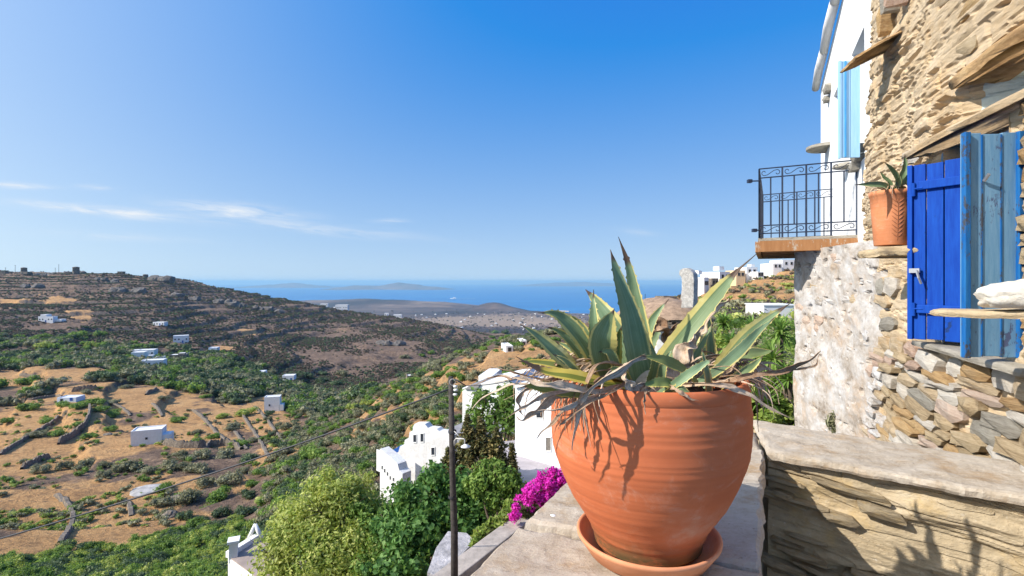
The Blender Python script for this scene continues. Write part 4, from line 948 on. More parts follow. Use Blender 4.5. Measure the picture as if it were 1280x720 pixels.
for path, hp, lab in (
    ([(0, 569), (35, 548), (58, 535), (70, 527), (73, 521)], 5, 'long slanting field wall at the left edge above the olive band'),
    ([(73, 556), (95, 545), (108, 532), (112, 520), (112, 510)], 9, 'tall curved field wall climbing left of the field cabin'),
    ([(27, 587), (45, 579), (62, 572)], 7, 'short wall just above the left part of the olive band'),
    ([(70, 620), (80, 627), (88, 637), (92, 650), (88, 662), (76, 678)], 6, 'curving wall dividing the golden field at lower left'),
    ([(160, 627), (163, 636), (164, 645)], 4, 'short upright wall in the golden field under the cable'),
    ([(190, 505), (197, 512), (203, 521)], 4, 'short wall slanting down above the field cabin'),
    ([(205, 556), (225, 560), (250, 560), (283, 557), (302, 562)], 9, 'dark ragged bank wall right of the field cabin'),
    ([(268, 540), (277, 548), (288, 557)], 4, 'left of two slanting walls right of the dark bank'),
    ([(293, 540), (301, 551), (308, 562)], 4, 'right of two slanting walls right of the dark bank'),
    ([(90, 490), (105, 489), (123, 488)], 7, 'thick straight wall in the upper straw field'),
    ([(25, 470), (36, 472), (48, 474)], 5, 'wall at the upper left edge of the straw fields'),
    ([(163, 473), (180, 471), (207, 463)], 6, 'retaining wall under the white valley cluster'),
    ([(182, 494), (190, 491), (198, 488)], 5, 'small wall at the right end of the upper field'),
    ([(118, 503), (135, 504), (152, 510), (163, 520)], 3, 'thin wall running towards the field cabin from the left'),
    ([(240, 513), (252, 522), (262, 533), (270, 541)], 4, 'slanting wall between the cabin and the straw strips'),
    ([(300, 515), (312, 533), (325, 552), (336, 572)], 3, 'left wall of the straw strips below the white cube'),
    ([(318, 508), (333, 525), (348, 545), (358, 560)], 3, 'right wall of the straw strips below the white cube'),
    ([(40, 500), (60, 497), (78, 495)], 3, 'low wall between farm shed and upper field'),
    ([(0, 452), (30, 449), (60, 447)], 3, 'wall in the dark wood at the left edge')):
    field_wall(path, hp, lab)
def outcrop(px, py, wpx, hpx, label, seed, mat=m_rubble, name='rock'):
    h = hit(px, py, 25); s = h.y/640; bm = bmesh.new(); bmesh.ops.create_icosphere(bm, subdivisions=3, radius=1)
    for v in bm.verts:
        p_ = v.co; k = 1+.35*float(fbm(p_.x*2+seed, p_.y*2, p_.z*2, 4)); v.co = Vector((p_.x*wpx/2*s, p_.y*wpx/2*s, p_.z*hpx/2*s))*k
    me = bpy.data.meshes.new(name); bm.to_mesh(me); bm.free(); me.materials.append(mat); o = link(bpy.data.objects.new(name, me)); o.location = h; return props(o, label, 'rock')
outcrop(183, 613, 36, 6, 'flat pale round rock slab in the golden field', 3, simple('pale_rock', (.42, .40, .38), .95, .25, .8, .6, .05))
outcrop(222, 626, 26, 13, 'dark angular rock below the flat slab in the golden field', 5)
outcrop(212, 646, 18, 16, 'grey brushy rock pile at the foot of the golden field', 8)
outcrop(135, 543, 10, 4, 'small pale rock left of the field cabin', 9)
m_crag = simple('crag_rock', (.15, .135, .125), .95, .35, .25, 1.0, .4)
def crag(px, py, wpx, hpx, n, label, seed):
    """an outcrop: blocks of rock grown together"""
    h = hit(px, py, 25) or hit(px, py+8, 25); s = h.y/640; rs_ = np.random.RandomState(seed); V = []; F = []
    for q in range(n):
        bm = bmesh.new(); bmesh.ops.create_icosphere(bm, subdivisions=2, radius=1); r = hpx*s*rs_.uniform(.35, .75)
        X = h.x+rs_.uniform(-.5, .5)*wpx*s; Y = h.y+rs_.uniform(-1, 1)*3*s; Z_ = height(X, Y)+r*.25; b = len(V)
        for v in bm.verts:
            p_ = v.co; k = 1+.5*float(fbm(p_.x*2+seed+q, p_.y*2, p_.z*2, 3)); V.append((X+p_.x*r*1.3*k-h.x, Y+p_.y*r*k-h.y, Z_+p_.z*r*k-h.z))
        F += [tuple(v.index+b for v in f.verts) for f in bm.faces]; bm.free()
    o = meshobj('rock_outcrop', V, F, m_crag, None, False); o.location = h; return props(o, label, 'rock', 'rock outcrops on the windmill hillside')
for a in ((203, 352, 24, 9, 9, 'rounded dark crag under the low windmill', 12), (160, 366, 34, 8, 10, 'broad dark crag in the middle of the windmill hillside', 13), (135, 352, 26, 6, 8, 'dark crag left of the low windmill', 14),
          (232, 372, 30, 8, 10, 'crag at the centre of the hillside right of the broad one', 15), (290, 381, 44, 8, 14, 'long line of grey crags right on the windmill hillside', 16), (335, 388, 40, 7, 12, 'last line of crags before the ridge drops', 17),
          (95, 338, 20, 5, 6, 'small crag under the tallest windmill', 18), (40, 360, 26, 7, 8, 'crag at the left of the windmill hillside', 19), (55, 345, 20, 5, 6, 'low rocks under the first windmill', 20), (490, 432, 34, 8, 8, 'dark thicket-like rocks low on the far slope', 21)): crag(*a)
# ================================================================ FOREGROUND
def stonemat(name, cols, sc_=3.0, bstr=1.0, bdist=.012, lay=(1, 1, 3.5), speck=.25, stain=None, rough=.95, per_obj=.5):
    m, T = newmat(name); tc = T.n('ShaderNodeTexCoord').outputs['Object']; oi = T.n('ShaderNodeObjectInfo').outputs['Random']
    tc2 = T.vec('ADD', tc, T.n('ShaderNodeCombineXYZ', X=T.math('MULTIPLY', oi, 37.0), Y=T.math('MULTIPLY', oi, 11.0), Z=T.math('MULTIPLY', oi, 5.0)))
    n1 = T.noise(T.scale(tc2, lay), sc_, 9, .68, .4); n2 = T.noise(T.scale(tc2, lay), sc_*7, 7, .72, .2); n3 = T.noise(tc2, sc_*.45, 5, .6)
    f = T.math('ADD', T.math('MULTIPLY', n1, .75), T.math('ADD', T.math('MULTIPLY', n2, .25), T.math('MULTIPLY', T.math('SUBTRACT', oi, .5), .28*per_obj)))
    k = len(cols); c = T.ramp(f, *[(.30+.42*i/(k-1), cc_) for i, cc_ in enumerate(cols)])
    c = T.mix(T.ramp(n3, (.5, 0.0), (.68, .55)), c, T.ramp(n2, (.35, cols[-2]), (.7, cols[-1])))
    c = T.mix(T.ramp(T.noise(tc2, sc_*14, 4, .7), (.62, 0.0), (.74, speck)), c, (.70, .66, .58))
    c = T.mix(T.ramp(T.noise(tc2, sc_*9, 5, .7), (.26, speck), (.40, 0.0)), c, (.06, .05, .04))
    if stain: c = T.mix(T.ramp(T.noise(tc2, sc_*.8, 6, .7), (.52, 0.0), (.70, .8)), c, stain)
    h = T.math('ADD', n1, T.math('MULTIPLY', n2, .55))
    b = T.n('ShaderNodeBsdfPrincipled', Base_Color=c, Roughness=rough, Normal=bump(T, h, bstr, bdist)); b.inputs['Specular IOR Level'].default_value = .15
    out(T, b); return m
m_tan = stonemat('tan_schist', [(.24, .17, .10), (.44, .33, .20), (.56, .44, .28), (.66, .56, .40)], 3.2, 1.0, .02)
m_mortar = stonemat('lime_mortar', [(.32, .23, .14), (.50, .38, .24), (.62, .49, .33), (.72, .63, .49)], 2.4, 1.0, .025, (1, 1, 3.6), .25, (.54, .36, .18))
m_ochre = stonemat('ochre_schist', [(.26, .15, .07), (.46, .29, .14), (.58, .40, .20), (.62, .50, .34)], 4, 1.0, .02)
m_greyst = stonemat('grey_schist', [(.20, .185, .155), (.33, .30, .25), (.42, .39, .33), (.50, .47, .40)], 4, 1.0, .02)
m_pinkst = stonemat('pink_schist', [(.36, .22, .16), (.54, .38, .29), (.64, .50, .40), (.70, .60, .52)], 4, 1.0, .02)
m_palest = stonemat('pale_schist', [(.42, .37, .30), (.58, .52, .44), (.68, .63, .55), (.76, .73, .68)], 3, 1.0, .02)
m_slabtop = stonemat('capping_stone', [(.25, .195, .14), (.40, .335, .26), (.48, .42, .345), (.56, .505, .43)], 6, 1.0, .010, (1, 1.6, 1), .6, (.36, .24, .13), per_obj=.3)
m_strata = stonemat('layered_schist', [(.20, .15, .10), (.36, .29, .19), (.48, .39, .26), (.58, .50, .37)], 3.4, 1.0, .022, (1, 1, 1.7), .45, (.50, .35, .15))
m_limed = stonemat('limewashed_rubble', [(.20, .155, .11), (.42, .375, .33), (.54, .53, .52), (.62, .62, .63)], 3.4, 1.0, .012, (1, 1, 1.2), .7, (.46, .33, .22))
STM = [m_tan, m_tan, m_mortar, m_ochre, m_mortar, m_tan, m_greyst, m_pinkst, m_palest, m_palest]

def stone_variant(seed, nx=4, ny=2, nz=2, rough=.12):
    """rough block of unit size built on a small box grid"""
    rs = np.random.RandomState(seed); bm = bmesh.new(); bmesh.ops.create_cube(bm, size=1.0)
    bmesh.ops.subdivide_edges(bm, edges=[e for e in bm.edges if abs(e.verts[0].co.x-e.verts[1].co.x) > .5], cuts=nx-2, use_grid_fill=True)
    bmesh.ops.subdivide_edges(bm, edges=[e for e in bm.edges if abs(e.verts[0].co.z-e.verts[1].co.z) > .5], cuts=1, use_grid_fill=True)
    sk = rs.uniform(-.25, .25); tp = rs.uniform(.7, 1.0)
    for v in bm.verts:
        c = v.co; c.x += sk*c.z
        if c.x > .1: c.z *= tp
        k = 1-.22*(abs(c.x) > .4)*(abs(c.z) > .4)
        c.x *= k; c.z *= k
        if c.y > .4: c.y += (.12 if abs(c.z) < .2 and abs(c.x) < .4 else -.10)
        c += Vector(rs.uniform(-rough, rough, 3))*(.7 if c.y > 0 else .3)
    me = bpy.data.meshes.new('stone'); bm.to_mesh(me); bm.free(); return me
STV = {}
def stone_mesh(mat, i):
    k = (mat.name, i)
    if k not in STV:
        m = stone_variant(100+i); m.materials.append(mat); STV[k] = m
    return STV[k]
# ---- facade curve of the stone house: parameter Y -> X
FY = [0.9, 1.6, 2.7, 3.55, 4.35, 4.95, 5.25, 5.75]; FX = [2.02, 2.29, 2.67, 2.965, 3.26, 3.50, 3.64, 3.875]
def fac(Y): return float(np.interp(Y, FY, FX))
fy = np.linspace(1.0, 5.75, 330); fx = np.interp(fy, FY, FX)
ker = np.ones(21)/21; fx = np.convolve(np.pad(fx, 10, mode='edge'), ker, 'valid')
def frame_at(Y):
    d_ = Vector((fac(Y+.1)-fac(Y-.1), .2, 0)).normalized(); n = Vector((-d_.y, d_.x, 0)); return d_, n
WIN = (2.78, 3.5, -.43, .91)
fz = np.linspace(-3.2, 4.6, 560)
YG, ZG = np.meshgrid(fy, fz, indexing='ij'); XG = np.broadcast_to(fx[:, None], YG.shape)
arc = YG*1.05
def rough_wall(a, z, seed=0):
    big = fbm(a*1.1+seed, z*1.6, seed, 3)*.05
    wq = z+.10*fbm(a*1.3+seed, z*1.2, 4.0, 3)
    lay = fbm(a*1.3+seed, wq*11, seed+3, 4); lay = np.abs(lay); led = -.030*sstep(.10, .0, lay)
    lump = fbm(a*2.6, wq*14, seed+9, 5)*.026+fbm(a*14, z*26, seed+2, 3)*.006
    pit = -.05*sstep(.34, .46, fbm(a*2.4, wq*13+3, seed+5, 3))
    # courses of flat stones: each one sits at its own depth, joints are sunk
    zr = wq*8.5+.35*fbm(a*.9, z*.6, seed+1.5, 2); row = np.floor(zr); fr = zr-row; hs_ = _val[(_perm[row.astype(np.int64) & 4095]+int(seed)) & 4095]
    ar = a*(2.9+hs_*1.1)+hs_*17; cl_ = np.floor(ar); fa_ = ar-cl_; hc = _val[(_perm[(_perm[row.astype(np.int64) & 4095]+cl_.astype(np.int64)) & 4095])]
    joint = np.minimum(np.minimum(fr, 1-fr)/.13, np.minimum(fa_, 1-fa_)/.06); mask = sstep(-.25, .2, fbm(a*.8+3, z*1.1, seed+6, 3))
    blk = (hc*.013-.020*(1-sstep(0, 1, joint)))*mask
    return big*.7+led*.55+lump*.6+pit*.8+blk
dsp = rough_wall(arc, ZG)
# deep niche above the lintel, with its roof slab
nich = sstep(3.30, 3.12, YG+.9*(ZG-1.1)*0)*sstep(.93, .98, ZG)*(1-sstep(1.24, 1.27, ZG+.03*np.sin(YG*9)))
dsp = dsp*(1-nich*.8)-.24*nich
# window: sink the rim flat
inw = (YG > WIN[0]) & (YG < WIN[1]) & (ZG > WIN[2]) & (ZG < WIN[3])
near = np.exp(-np.maximum(0, np.maximum(np.abs(YG-3.14)-.36, np.abs(ZG-.24)-.67))/.04)
dsp = dsp*(1-.7*near)
NX = np.gradient(fx, fy); nl = np.hypot(NX, 1); nx_ = (-1/nl)[:, None]; ny_ = (NX/nl)[:, None]
VX = XG+nx_*dsp; VY = YG+ny_*dsp
# ragged far edge against the white wall
edgeY = np.interp(ZG, [-3, -.5, .3, .9, 1.4, 2.0, 2.6, 3.2, 4.6], [5.7, 5.7, 5.65, 5.45, 5.3, 5.25, 5.0, 4.75, 4.55])+fbm(ZG*5, 2.0, 0, 4)*.16
keep = (YG < edgeY) & ~inw
V = np.stack([VX, VY, ZG], -1).reshape(-1, 3); ii = np.arange(V.shape[0]).reshape(YG.shape)
F = np.stack([ii[:-1, :-1], ii[1:, :-1], ii[1:, 1:], ii[:-1, 1:]], -1)[keep[:-1, :-1]].reshape(-1, 4)
house = thing('stone_house', 'rough tan schist house with cobalt blue shutters at the right edge', 'house', (3.2, 3.6, -1.6))
hl = house.location
me = npmesh('wall', V-np.array(hl), F, [m_mortar, simple('turquoise_white_plaster', (.60, .68, .66), .95, .16, 3, .7, .02)], False)
pf = nich[:-1, :-1][keep[:-1, :-1]] > .5; me.polygons.foreach_set('material_index', pf.astype(np.int32).ravel())
link(bpy.data.objects.new('wall', me), house)
mb = MB()      # side of the ragged edge and the body of the house behind
mb.prism([(fac(1.0)+.25, 1.0), (5.0, 1.0), (5.0, 4.5), (fac(4.5)+.25, 4.5)], 1.5, 4.6); mb.prism([(fac(1.0)+.25, 1.0), (5.0, 1.0), (5.0, 4.5), (fac(4.5)+.25, 4.5)], -3.2, -.6)
mb.build('back_wall', m_mortar, house, world=True)
# stones of the facade
cnt = 0
def place_stone(Y, z, ln, h, dp, mat, parent, X=None, dn=None, tilt=0.0, out_=0.0):
    d_, n = dn if dn else frame_at(Y); X = fac(Y) if X is None else X
    o = bpy.data.objects.new('stone', stone_mesh(mat, rnd.randrange(8))); COL.objects.link(o); o.parent = parent
    M = Matrix((d_, n, Vector((0, 0, 1)))).transposed() @ Matrix.Rotation(tilt, 3, 'Y') @ Matrix.Rotation(rnd.uniform(-.06, .06), 3, 'X')
    p_ = Vector((X, Y, z))+n*out_
    o.matrix_local = Matrix.Translation(p_-parent.location) @ M.to_4x4() @ Matrix.Diagonal((ln, dp, h, 1))
    return o
z = -1.62
while z < -.5:
    h = rnd.uniform(.035, .11); Y = 2.35+rnd.uniform(0, .1)
    while Y < 5.4:
        ln = rnd.uniform(.14, .42)*(1.2 if Y < 3.6 else 1.0); vis = z > -.62-.2*Y-.14
        if vis and (Y < 4.5 or rnd.random() < .45):
            place_stone(Y+ln/2, z+h/2+.02*math.sin(Y*5+z*9), ln*1.02, h*1.12, rnd.uniform(.09, .13), rnd.choice(STM if Y < 4.5 else [m_limed, m_limed, m_mortar, m_pinkst]), house, tilt=rnd.uniform(-.10, .16), out_=rnd.uniform(-.02, .015)); cnt += 1
        Y += ln
    z += h
z = -.45
while z < 3.2:
    h = rnd.uniform(.07, .17); Y = 2.4
    while Y < 5.2:
        ln = rnd.uniform(.25, .7); yc, zc = Y+ln/2, z+h/2
        onwin = (2.72-ln/2 < yc < 3.55+ln/2) and zc < 1.32
        onn = yc < 3.35 and .85 < zc < 1.35
        edge = float(np.interp(zc, [-3, -.5, .3, .9, 1.4, 2.0, 2.6, 3.2], [5.7, 5.7, 5.65, 5.45, 5.3, 5.25, 5.0, 4.75]))-.15
        invw = zc < .56*yc+.05
        if not onwin and not onn and yc+ln/2 < edge and invw and rnd.random() < .16 and cnt < 292:
            place_stone(yc, zc, ln*.95, h*.95, .09, rnd.choice([m_tan, m_mortar, m_mortar, m_mortar, m_ochre, m_palest, m_mortar, m_greyst]), house, tilt=rnd.uniform(-.10, .10), out_=rnd.uniform(-.036, -.014)); cnt += 1
        Y += ln
    z += h
print('facade stones', cnt)
# ragged small stones down the window jambs
def patch(name, c4, thick, mat, parent, nu=16, nv=10, en=.02, hn=.006, seed=0, world=True, smooth=True, grain=6):
    """irregular flat slab from four top corners (a,b,c,d counter clockwise); thickness downwards"""
    a, b, c, d_ = [Vector(p_) for p_ in c4]; V = []; F = []
    for i in range(nu+1):
        for j in range(nv+1):
            u_, v_ = i/nu, j/nv
            p_ = a*(1-u_)*(1-v_)+b*u_*(1-v_)+c*u_*v_+d_*(1-u_)*v_
            cen = (a+b+c+d_)/4; out_ = (p_-cen); out_.z = 0
            e = max(abs(u_-.5), abs(v_-.5))*2; e = max(0, (e-.55)/.45)
            if out_.length > 0: out_.normalize()
            p_ = p_+out_*float(fbm(p_.x*grain+seed, p_.y*grain+seed, p_.z*grain, 4))*en*2*e
            p_.z += float(fbm(p_.x*grain+seed+9, p_.y*grain, seed, 4))*hn*2-(e > .98)*thick*.14
            V.append(p_)
    nb = len(V); ring = [i*(nv+1) for i in range(nu+1)]+[nu*(nv+1)+j for j in range(1, nv+1)]+[i*(nv+1)+nv for i in range(nu-1, -1, -1)]+[j for j in range(nv-1, 0, -1)]
    for i in range(nu):
        for j in range(nv): q_ = i*(nv+1)+j; F.append((q_, q_+nv+1, q_+nv+2, q_+1))
    cen = sum((V[r_] for r_ in ring), Vector())/len(ring); prev = ring
    for lv in (.3, .65, 1.0):
        new = []
        for r_ in ring:
            p_ = V[r_]; o_ = (p_-cen); o_.z = 0; o_.normalize()
            new.append(len(V)); V.append(p_-Vector((0, 0, thick*lv))+o_*(float(fbm(p_.x*9+seed, p_.y*9, lv*5+seed, 3))*en*1.2+(en*.5 if lv < 1 else -en*.4)))
        n = len(ring)
        for i in range(n): F.append((prev[i], new[i], new[(i+1) % n], prev[(i+1) % n]))
        prev = new
    F.append(tuple(prev))
    # orientation: make the first face look up
    n_ = (V[F[0][1]]-V[F[0][0]]).cross(V[F[0][2]]-V[F[0][0]])
    if n_.z < 0: F = [f[::-1] for f in F]
    return meshobj(name, V, F, mat, parent, smooth, world)
def wpt(Y, out_, z): d_, n = frame_at(Y); return Vector((fac(Y), Y, z))+n*out_
patch('lintel', [wpt(2.1, .07, .965), wpt(2.1, -.2, .965), wpt(3.62, -.2, .965), wpt(3.75, .14, .955)], .04, m_mortar, house, 30, 8, .03, .008, 3)
patch('niche_roof', [wpt(2.0, .05, 1.31), wpt(2.0, -.2, 1.31), wpt(3.2, -.2, 1.30), wpt(3.30, .07, 1.30)], .07, m_ochre, house, 30, 8, .04, .01, 5)
patch('window_sill', [wpt(2.45, .12, -.425), wpt(2.45, -.3, -.425), wpt(3.62, -.3, -.425), wpt(3.72, .10, -.425)], .035, m_greyst, house, 30, 8, .015, .003, 7)
patch('pot_ledge', [wpt(3.48, .37, .245), wpt(3.48, -.1, .245), wpt(3.98, -.1, .245), wpt(4.0, .36, .245)], .055, m_tan, house, 14, 10, .03, .006, 8)
patch('slate', [wpt(4.38, .30, 1.98), wpt(4.2, -.1, 2.12), wpt(4.7, -.1, 2.14), wpt(4.62, .34, 1.95)], .02, m_ochre, house, 10, 8, .02, .004, 9)
# upright slates by a dark slot, top left of the facade
for (Y, z_, h_, o_, mt) in ((4.28, 2.42, .34, .04, m_greyst), (4.08, 2.45, .42, .06, m_pinkst), (3.92, 2.62, .36, .05, m_greyst), (4.42, 2.28, .26, .03, m_ochre)):
    place_stone(Y, z_, .07, h_, .16, mt, house, tilt=-.35, out_=o_)
# reveals of the window
rv = MB()
def q4(a, b, c, d_): rv.add([a, b, c, d_], [(0, 1, 2, 3)])
for (Y) in (WIN[0], WIN[1]): q4(wpt(Y, .0, WIN[2]), wpt(Y, -.34, WIN[2]), wpt(Y, -.34, WIN[3]+.02), wpt(Y, .0, WIN[3]+.02))
rv.build('window_reveal', m_mortar, house, world=True)
wf = MB()
for (Ya, Yb, za, zb) in ((WIN[0], WIN[0]+.06, WIN[2], WIN[3]), (WIN[1]-.06, WIN[1], WIN[2], WIN[3]), (WIN[0]+.06, WIN[1]-.06, WIN[3]-.06, WIN[3]), (WIN[0]+.06, WIN[1]-.06, WIN[2], WIN[2]+.06), (3.12, 3.16, WIN[2]+.06, WIN[3]-.06)):
    pa = [wpt(Ya, -.24, 0), wpt(Yb, -.24, 0), wpt(Yb, -.30, 0), wpt(Ya, -.30, 0)]; wf.prism([(p_.x, p_.y) for p_ in pa], za, zb)
win_ = wf.build('window', simple('cobalt_frame', (.01, .06, .42), .5, .15, 8), house, world=True)
MB().add([wpt(WIN[0]-.02, -.33, WIN[2]-.03), wpt(WIN[1]+.02, -.33, WIN[2]-.03), wpt(WIN[1]+.02, -.33, WIN[3]+.03), wpt(WIN[0]-.02, -.33, WIN[3]+.03)], [(0, 1, 2, 3)]).build('pane', m_dkglass, win_, world=True)
# rubble at the near jamb and the shelf
for i in range(16):
    zz_ = -.42+i*.085; place_stone(2.60, zz_+.04, rnd.uniform(.10, .16), .085, .12, rnd.choice([m_tan, m_ochre, m_mortar]), house, out_=rnd.uniform(-.05, -.02))
# ---- shutters
def paint(name, c1, c2, bare, wear, rough=.45, sc_=6):
    m, T = newmat(name); tc = T.n('ShaderNodeTexCoord').outputs['Object']
    g = T.noise(T.scale(tc, (7, 7, .7)), sc_, 8, .7); n2 = T.noise(T.scale(tc, (1, 1, .45)), sc_*1.2, 8, .7); n3 = T.noise(T.scale(tc, (2, 2, .9)), sc_*5, 6, .7)
    c = T.mix(T.ramp(g, (.35, 0.0), (.7, 1.0)), c1, c2)
    w_ = T.ramp(T.math('ADD', T.math('MULTIPLY', n2, .6), T.math('MULTIPLY', n3, .4)), (.62-wear, 0.0), (.66-wear, 1.0))
    c = T.mix(w_, c, T.mix(g, bare, tuple(x*.55 for x in bare)))
    h = T.math('SUBTRACT', T.math('MULTIPLY', g, .5), T.math('MULTIPLY', w_, .5))
    b = T.n('ShaderNodeBsdfPrincipled', Base_Color=c, Roughness=rough, Normal=bump(T, h, .5, .003)); b.inputs['Specular IOR Level'].default_value = .2
    out(T, b); return m
m_cobalt = paint('cobalt_paint', (.0, .038, .29), (.004, .070, .40), (.01, .04, .16), .02, .72)
m_cobedge = paint('blue_edge_paint', (.004, .085, .30), (.02, .15, .38), (.07, .08, .10), .10, .6)
m_peel = paint('peeled_blue_paint', (.10, .24, .40), (.18, .33, .48), (.10, .13, .24), .05, .7)
m_steel = simple('galvanised_steel', (.45, .45, .47), .4, .1, 20, metal=.7)
def shutter(a, b, z0, z1, mat, matf, nb, battens, label, flip=1):
    """leaf from a to b (xy); boards, frame stiles, battens, ironwork; visible side is to the -Y side"""
    a = Vector((a[0], a[1], 0)); b = Vector((b[0], b[1], 0)); L_ = (b-a).length; ax = (b-a).normalized(); n = Vector((ax.y, -ax.x, 0))
    if n.y > 0: n = -n
    rz = math.atan2(ax.y, ax.x)
    t = bpy.data.objects.new('shutter', None); COL.objects.link(t); t.parent = house; t.location = a+Vector((0, 0, z0))-hl; t.rotation_euler = (0, 0, rz); t['label'] = label
    s = -1 if Vector((-ax.y, ax.x, 0)).dot(n) < 0 else 1; H = z1-z0
    w_ = L_/nb
    for i in range(nb): MB().box((w_*(i+.5), 0, H/2), (w_-.007, .022, H-.012*(i % 2))).build('board', mat, t, bevel=.003)
    for x in (0.012, L_-.012): MB().box((x, s*.018, H/2), (.03, .03, H+.004)).build('stile', matf, t, bevel=.004)
    for z_ in battens:
        if z_ is None: continue
        MB().box((L_/2+.01, s*.024, z_-z0), (L_-.085, .026, .058)).build('batten', matf, t, bevel=.005)
    return t, s, L_
sh1, s1, L1 = shutter((2.765, 3.56), (2.965, 3.22), -.395, .80, m_cobalt, m_cobalt, 4, (.653, -.186), 'cobalt blue shutter leaf with battens, standing ajar at the far jamb')
for z_ in (.98, .16): MB().tube([(.035, s1*.03, z_), (.035, s1*.03, z_+.09)], .012, 8).tube([(.03, s1*.035, z_+.05), (.09, s1*.035, z_+.05)], .006, 6).build('hinge', m_cobalt, sh1)
MB().box((.045, s1*.04, .47), (.06, .02, .03)).tube([(.06, s1*.05, .47), (.08, s1*.07, .42), (.09, s1*.06, .38)], .008, 6).build('latch', m_steel, sh1)
sh2, s2, L2 = shutter((2.385, 2.72), (2.675, 2.70), -.40, .785, m_peel, m_cobedge, 3, (), 'weathered grey-blue shutter leaf with peeling paint, folded open towards the viewer')
for x in (.095, .19): MB().box((x, s2*.012, .59), (.007, .008, 1.17)).build('cover_strip', m_cobedge, sh2)
MB().tube([(.10, s2*.02, .93), (.10, s2*.05, .96)], .008, 6).build('hook', m_steel, sh2)
# ---- shelf of slate with a white boulder
patch('slate_shelf', [Vector((1.85, 2.24, -.122)), Vector((2.75, 1.75, -.118)), Vector((2.78, 2.3, -.118)), Vector((2.0, 2.42, -.125))], .028, m_tan, house, 24, 10, .02, .004, 21)
def boulder(name, label, c, r, mat, seed, cat='stone'):
    rs = np.random.RandomState(seed); bm = bmesh.new(); bmesh.ops.create_icosphere(bm, subdivisions=4, radius=1)
    for v in bm.verts:
        p_ = v.co.copy(); k = 1+.30*float(fbm(p_.x*1.5+seed, p_.y*1.5, p_.z*1.5, 4))+.12*float(fbm(p_.x*5, p_.y*5+seed, p_.z*7, 4))
        v.co = Vector((p_.x*r[0], p_.y*r[1], p_.z*r[2]))*k
        if v.co.z < -r[2]*.72: v.co.z = -r[2]*.72
    me = bpy.data.meshes.new(name); bm.to_mesh(me); bm.free(); me.materials.append(mat); me.polygons.foreach_set('use_smooth', [True]*len(me.polygons))
    o = link(bpy.data.objects.new(name, me)); o.location = c; return props(o, label, cat)
boulder('boulder', 'whitewashed boulder resting on the slate shelf in front of the peeling shutter', (2.20, 2.16, -.075+.012), (.22, .10, .066), stonemat('chalky_stone', [(.40, .34, .25), (.62, .57, .48), (.72, .69, .62), (.78, .76, .71)], 6, 1.0, .012, (1, 1, 1.4), .5), 5)
# ---- lower storey, limewashed, below the balcony
t = white = thing('white_house', 'tall white house with a wrought-iron balcony and a rubble ground floor', 'house', (4.3, 6.6, -3.2))
LY = np.linspace(4.55, 7.02, 170); LZ = np.linspace(-3.2, .40, 240)
def lowx(Y): return np.interp(Y, [4.55, 4.85, 5.3, 7.02], [3.47, 3.475, 3.56, 3.835])
A_, B_ = np.meshgrid(LY, LZ, indexing='ij'); dd = fbm(A_*5, B_*6, 4.0, 5)*.022+fbm(A_*1.2, B_*1.5, 7.0, 3)*.04-.035*sstep(.30, .46, fbm(A_*7, B_*9, 9.0, 4)); X0 = lowx(A_)-.015-dd
rnd_edge = sstep(6.8, 7.02, A_); X0 = X0+.05*rnd_edge**2
V = np.stack([X0, A_, B_], -1).reshape(-1, 3); ii = np.arange(len(V)).reshape(A_.shape)
F = np.stack([ii[:-1, :-1], ii[1:, :-1], ii[1:, 1:], ii[:-1, 1:]], -1).reshape(-1, 4)
me = npmesh('lower_wall', V-np.array(white.location), F, m_limed, False); link(bpy.data.objects.new('lower_wall', me), white)
MB().prism([(3.60, 4.9), (5.6, 4.9), (5.6, 6.98), (3.90, 6.98)], -3.2, .39).build('lower_wall', m_limed, white, world=True)
for i in range(44):
    Y = rnd.uniform(5.0, 6.85); z_ = rnd.uniform(-2.0, .3)
    place_stone(Y, z_, rnd.uniform(.12, .34), rnd.uniform(.05, .12), .09, rnd.choice([m_limed, m_limed, m_limed, m_mortar, m_pinkst]), white, X=float(lowx(Y)), dn=(Vector((.157, .988, 0)).normalized(), Vector((-.988, .157, 0)).normalized()), tilt=rnd.uniform(-.1, .1), out_=-.036)
# ---- white upper wall
m_whitew = whitewash('bright_whitewash', (.84, .84, .83), .05, 1.2, .9, .3)
def wx(Y): return .47*Y+1.19
def wp(Y, out_, z_=0): d_ = Vector((.47, 1, 0)).normalized(); n = Vector((-d_.y, d_.x, 0)); return Vector((wx(Y), Y, z_))+n*out_
def topz(Y): return float(np.interp(Y, [4.3, 7.0, 9.2], [4.5, 3.86, 3.46]))
wm = MB(); ys = np.linspace(4.35, 9.2, 14)
top_ = [wp(y, -.03-max(0, 5.25-y)*.25*(1 if y < 4.9 else .4), topz(y)) for y in ys]; bot = [wp(y, -.03-max(0, 5.6-y)*.18, .38) for y in ys]; N_ = len(ys)
back = [p_+Vector((.5, -.2, 0)) for p_ in top_]; backb = [p_+Vector((.5, -.2, 0)) for p_ in bot]
wm.add(top_+bot+back+backb, [(i, i+1, N_+i+1, N_+i) for i in range(N_-1)]+[(2*N_+i, 3*N_+i, 3*N_+i+1, 2*N_+i+1) for i in range(N_-1)]+[(i, 2*N_+i, 2*N_+i+1, i+1) for i in range(N_-1)]+[(N_+i, N_+i+1, 3*N_+i+1, 3*N_+i) for i in range(N_-1)]+[(0, N_, 3*N_, 2*N_), (N_-1, 3*N_-1, 4*N_-1, 2*N_-1)])
wall_u = wm.build('upper_wall', m_whitew, white, world=True)
cut = MB()
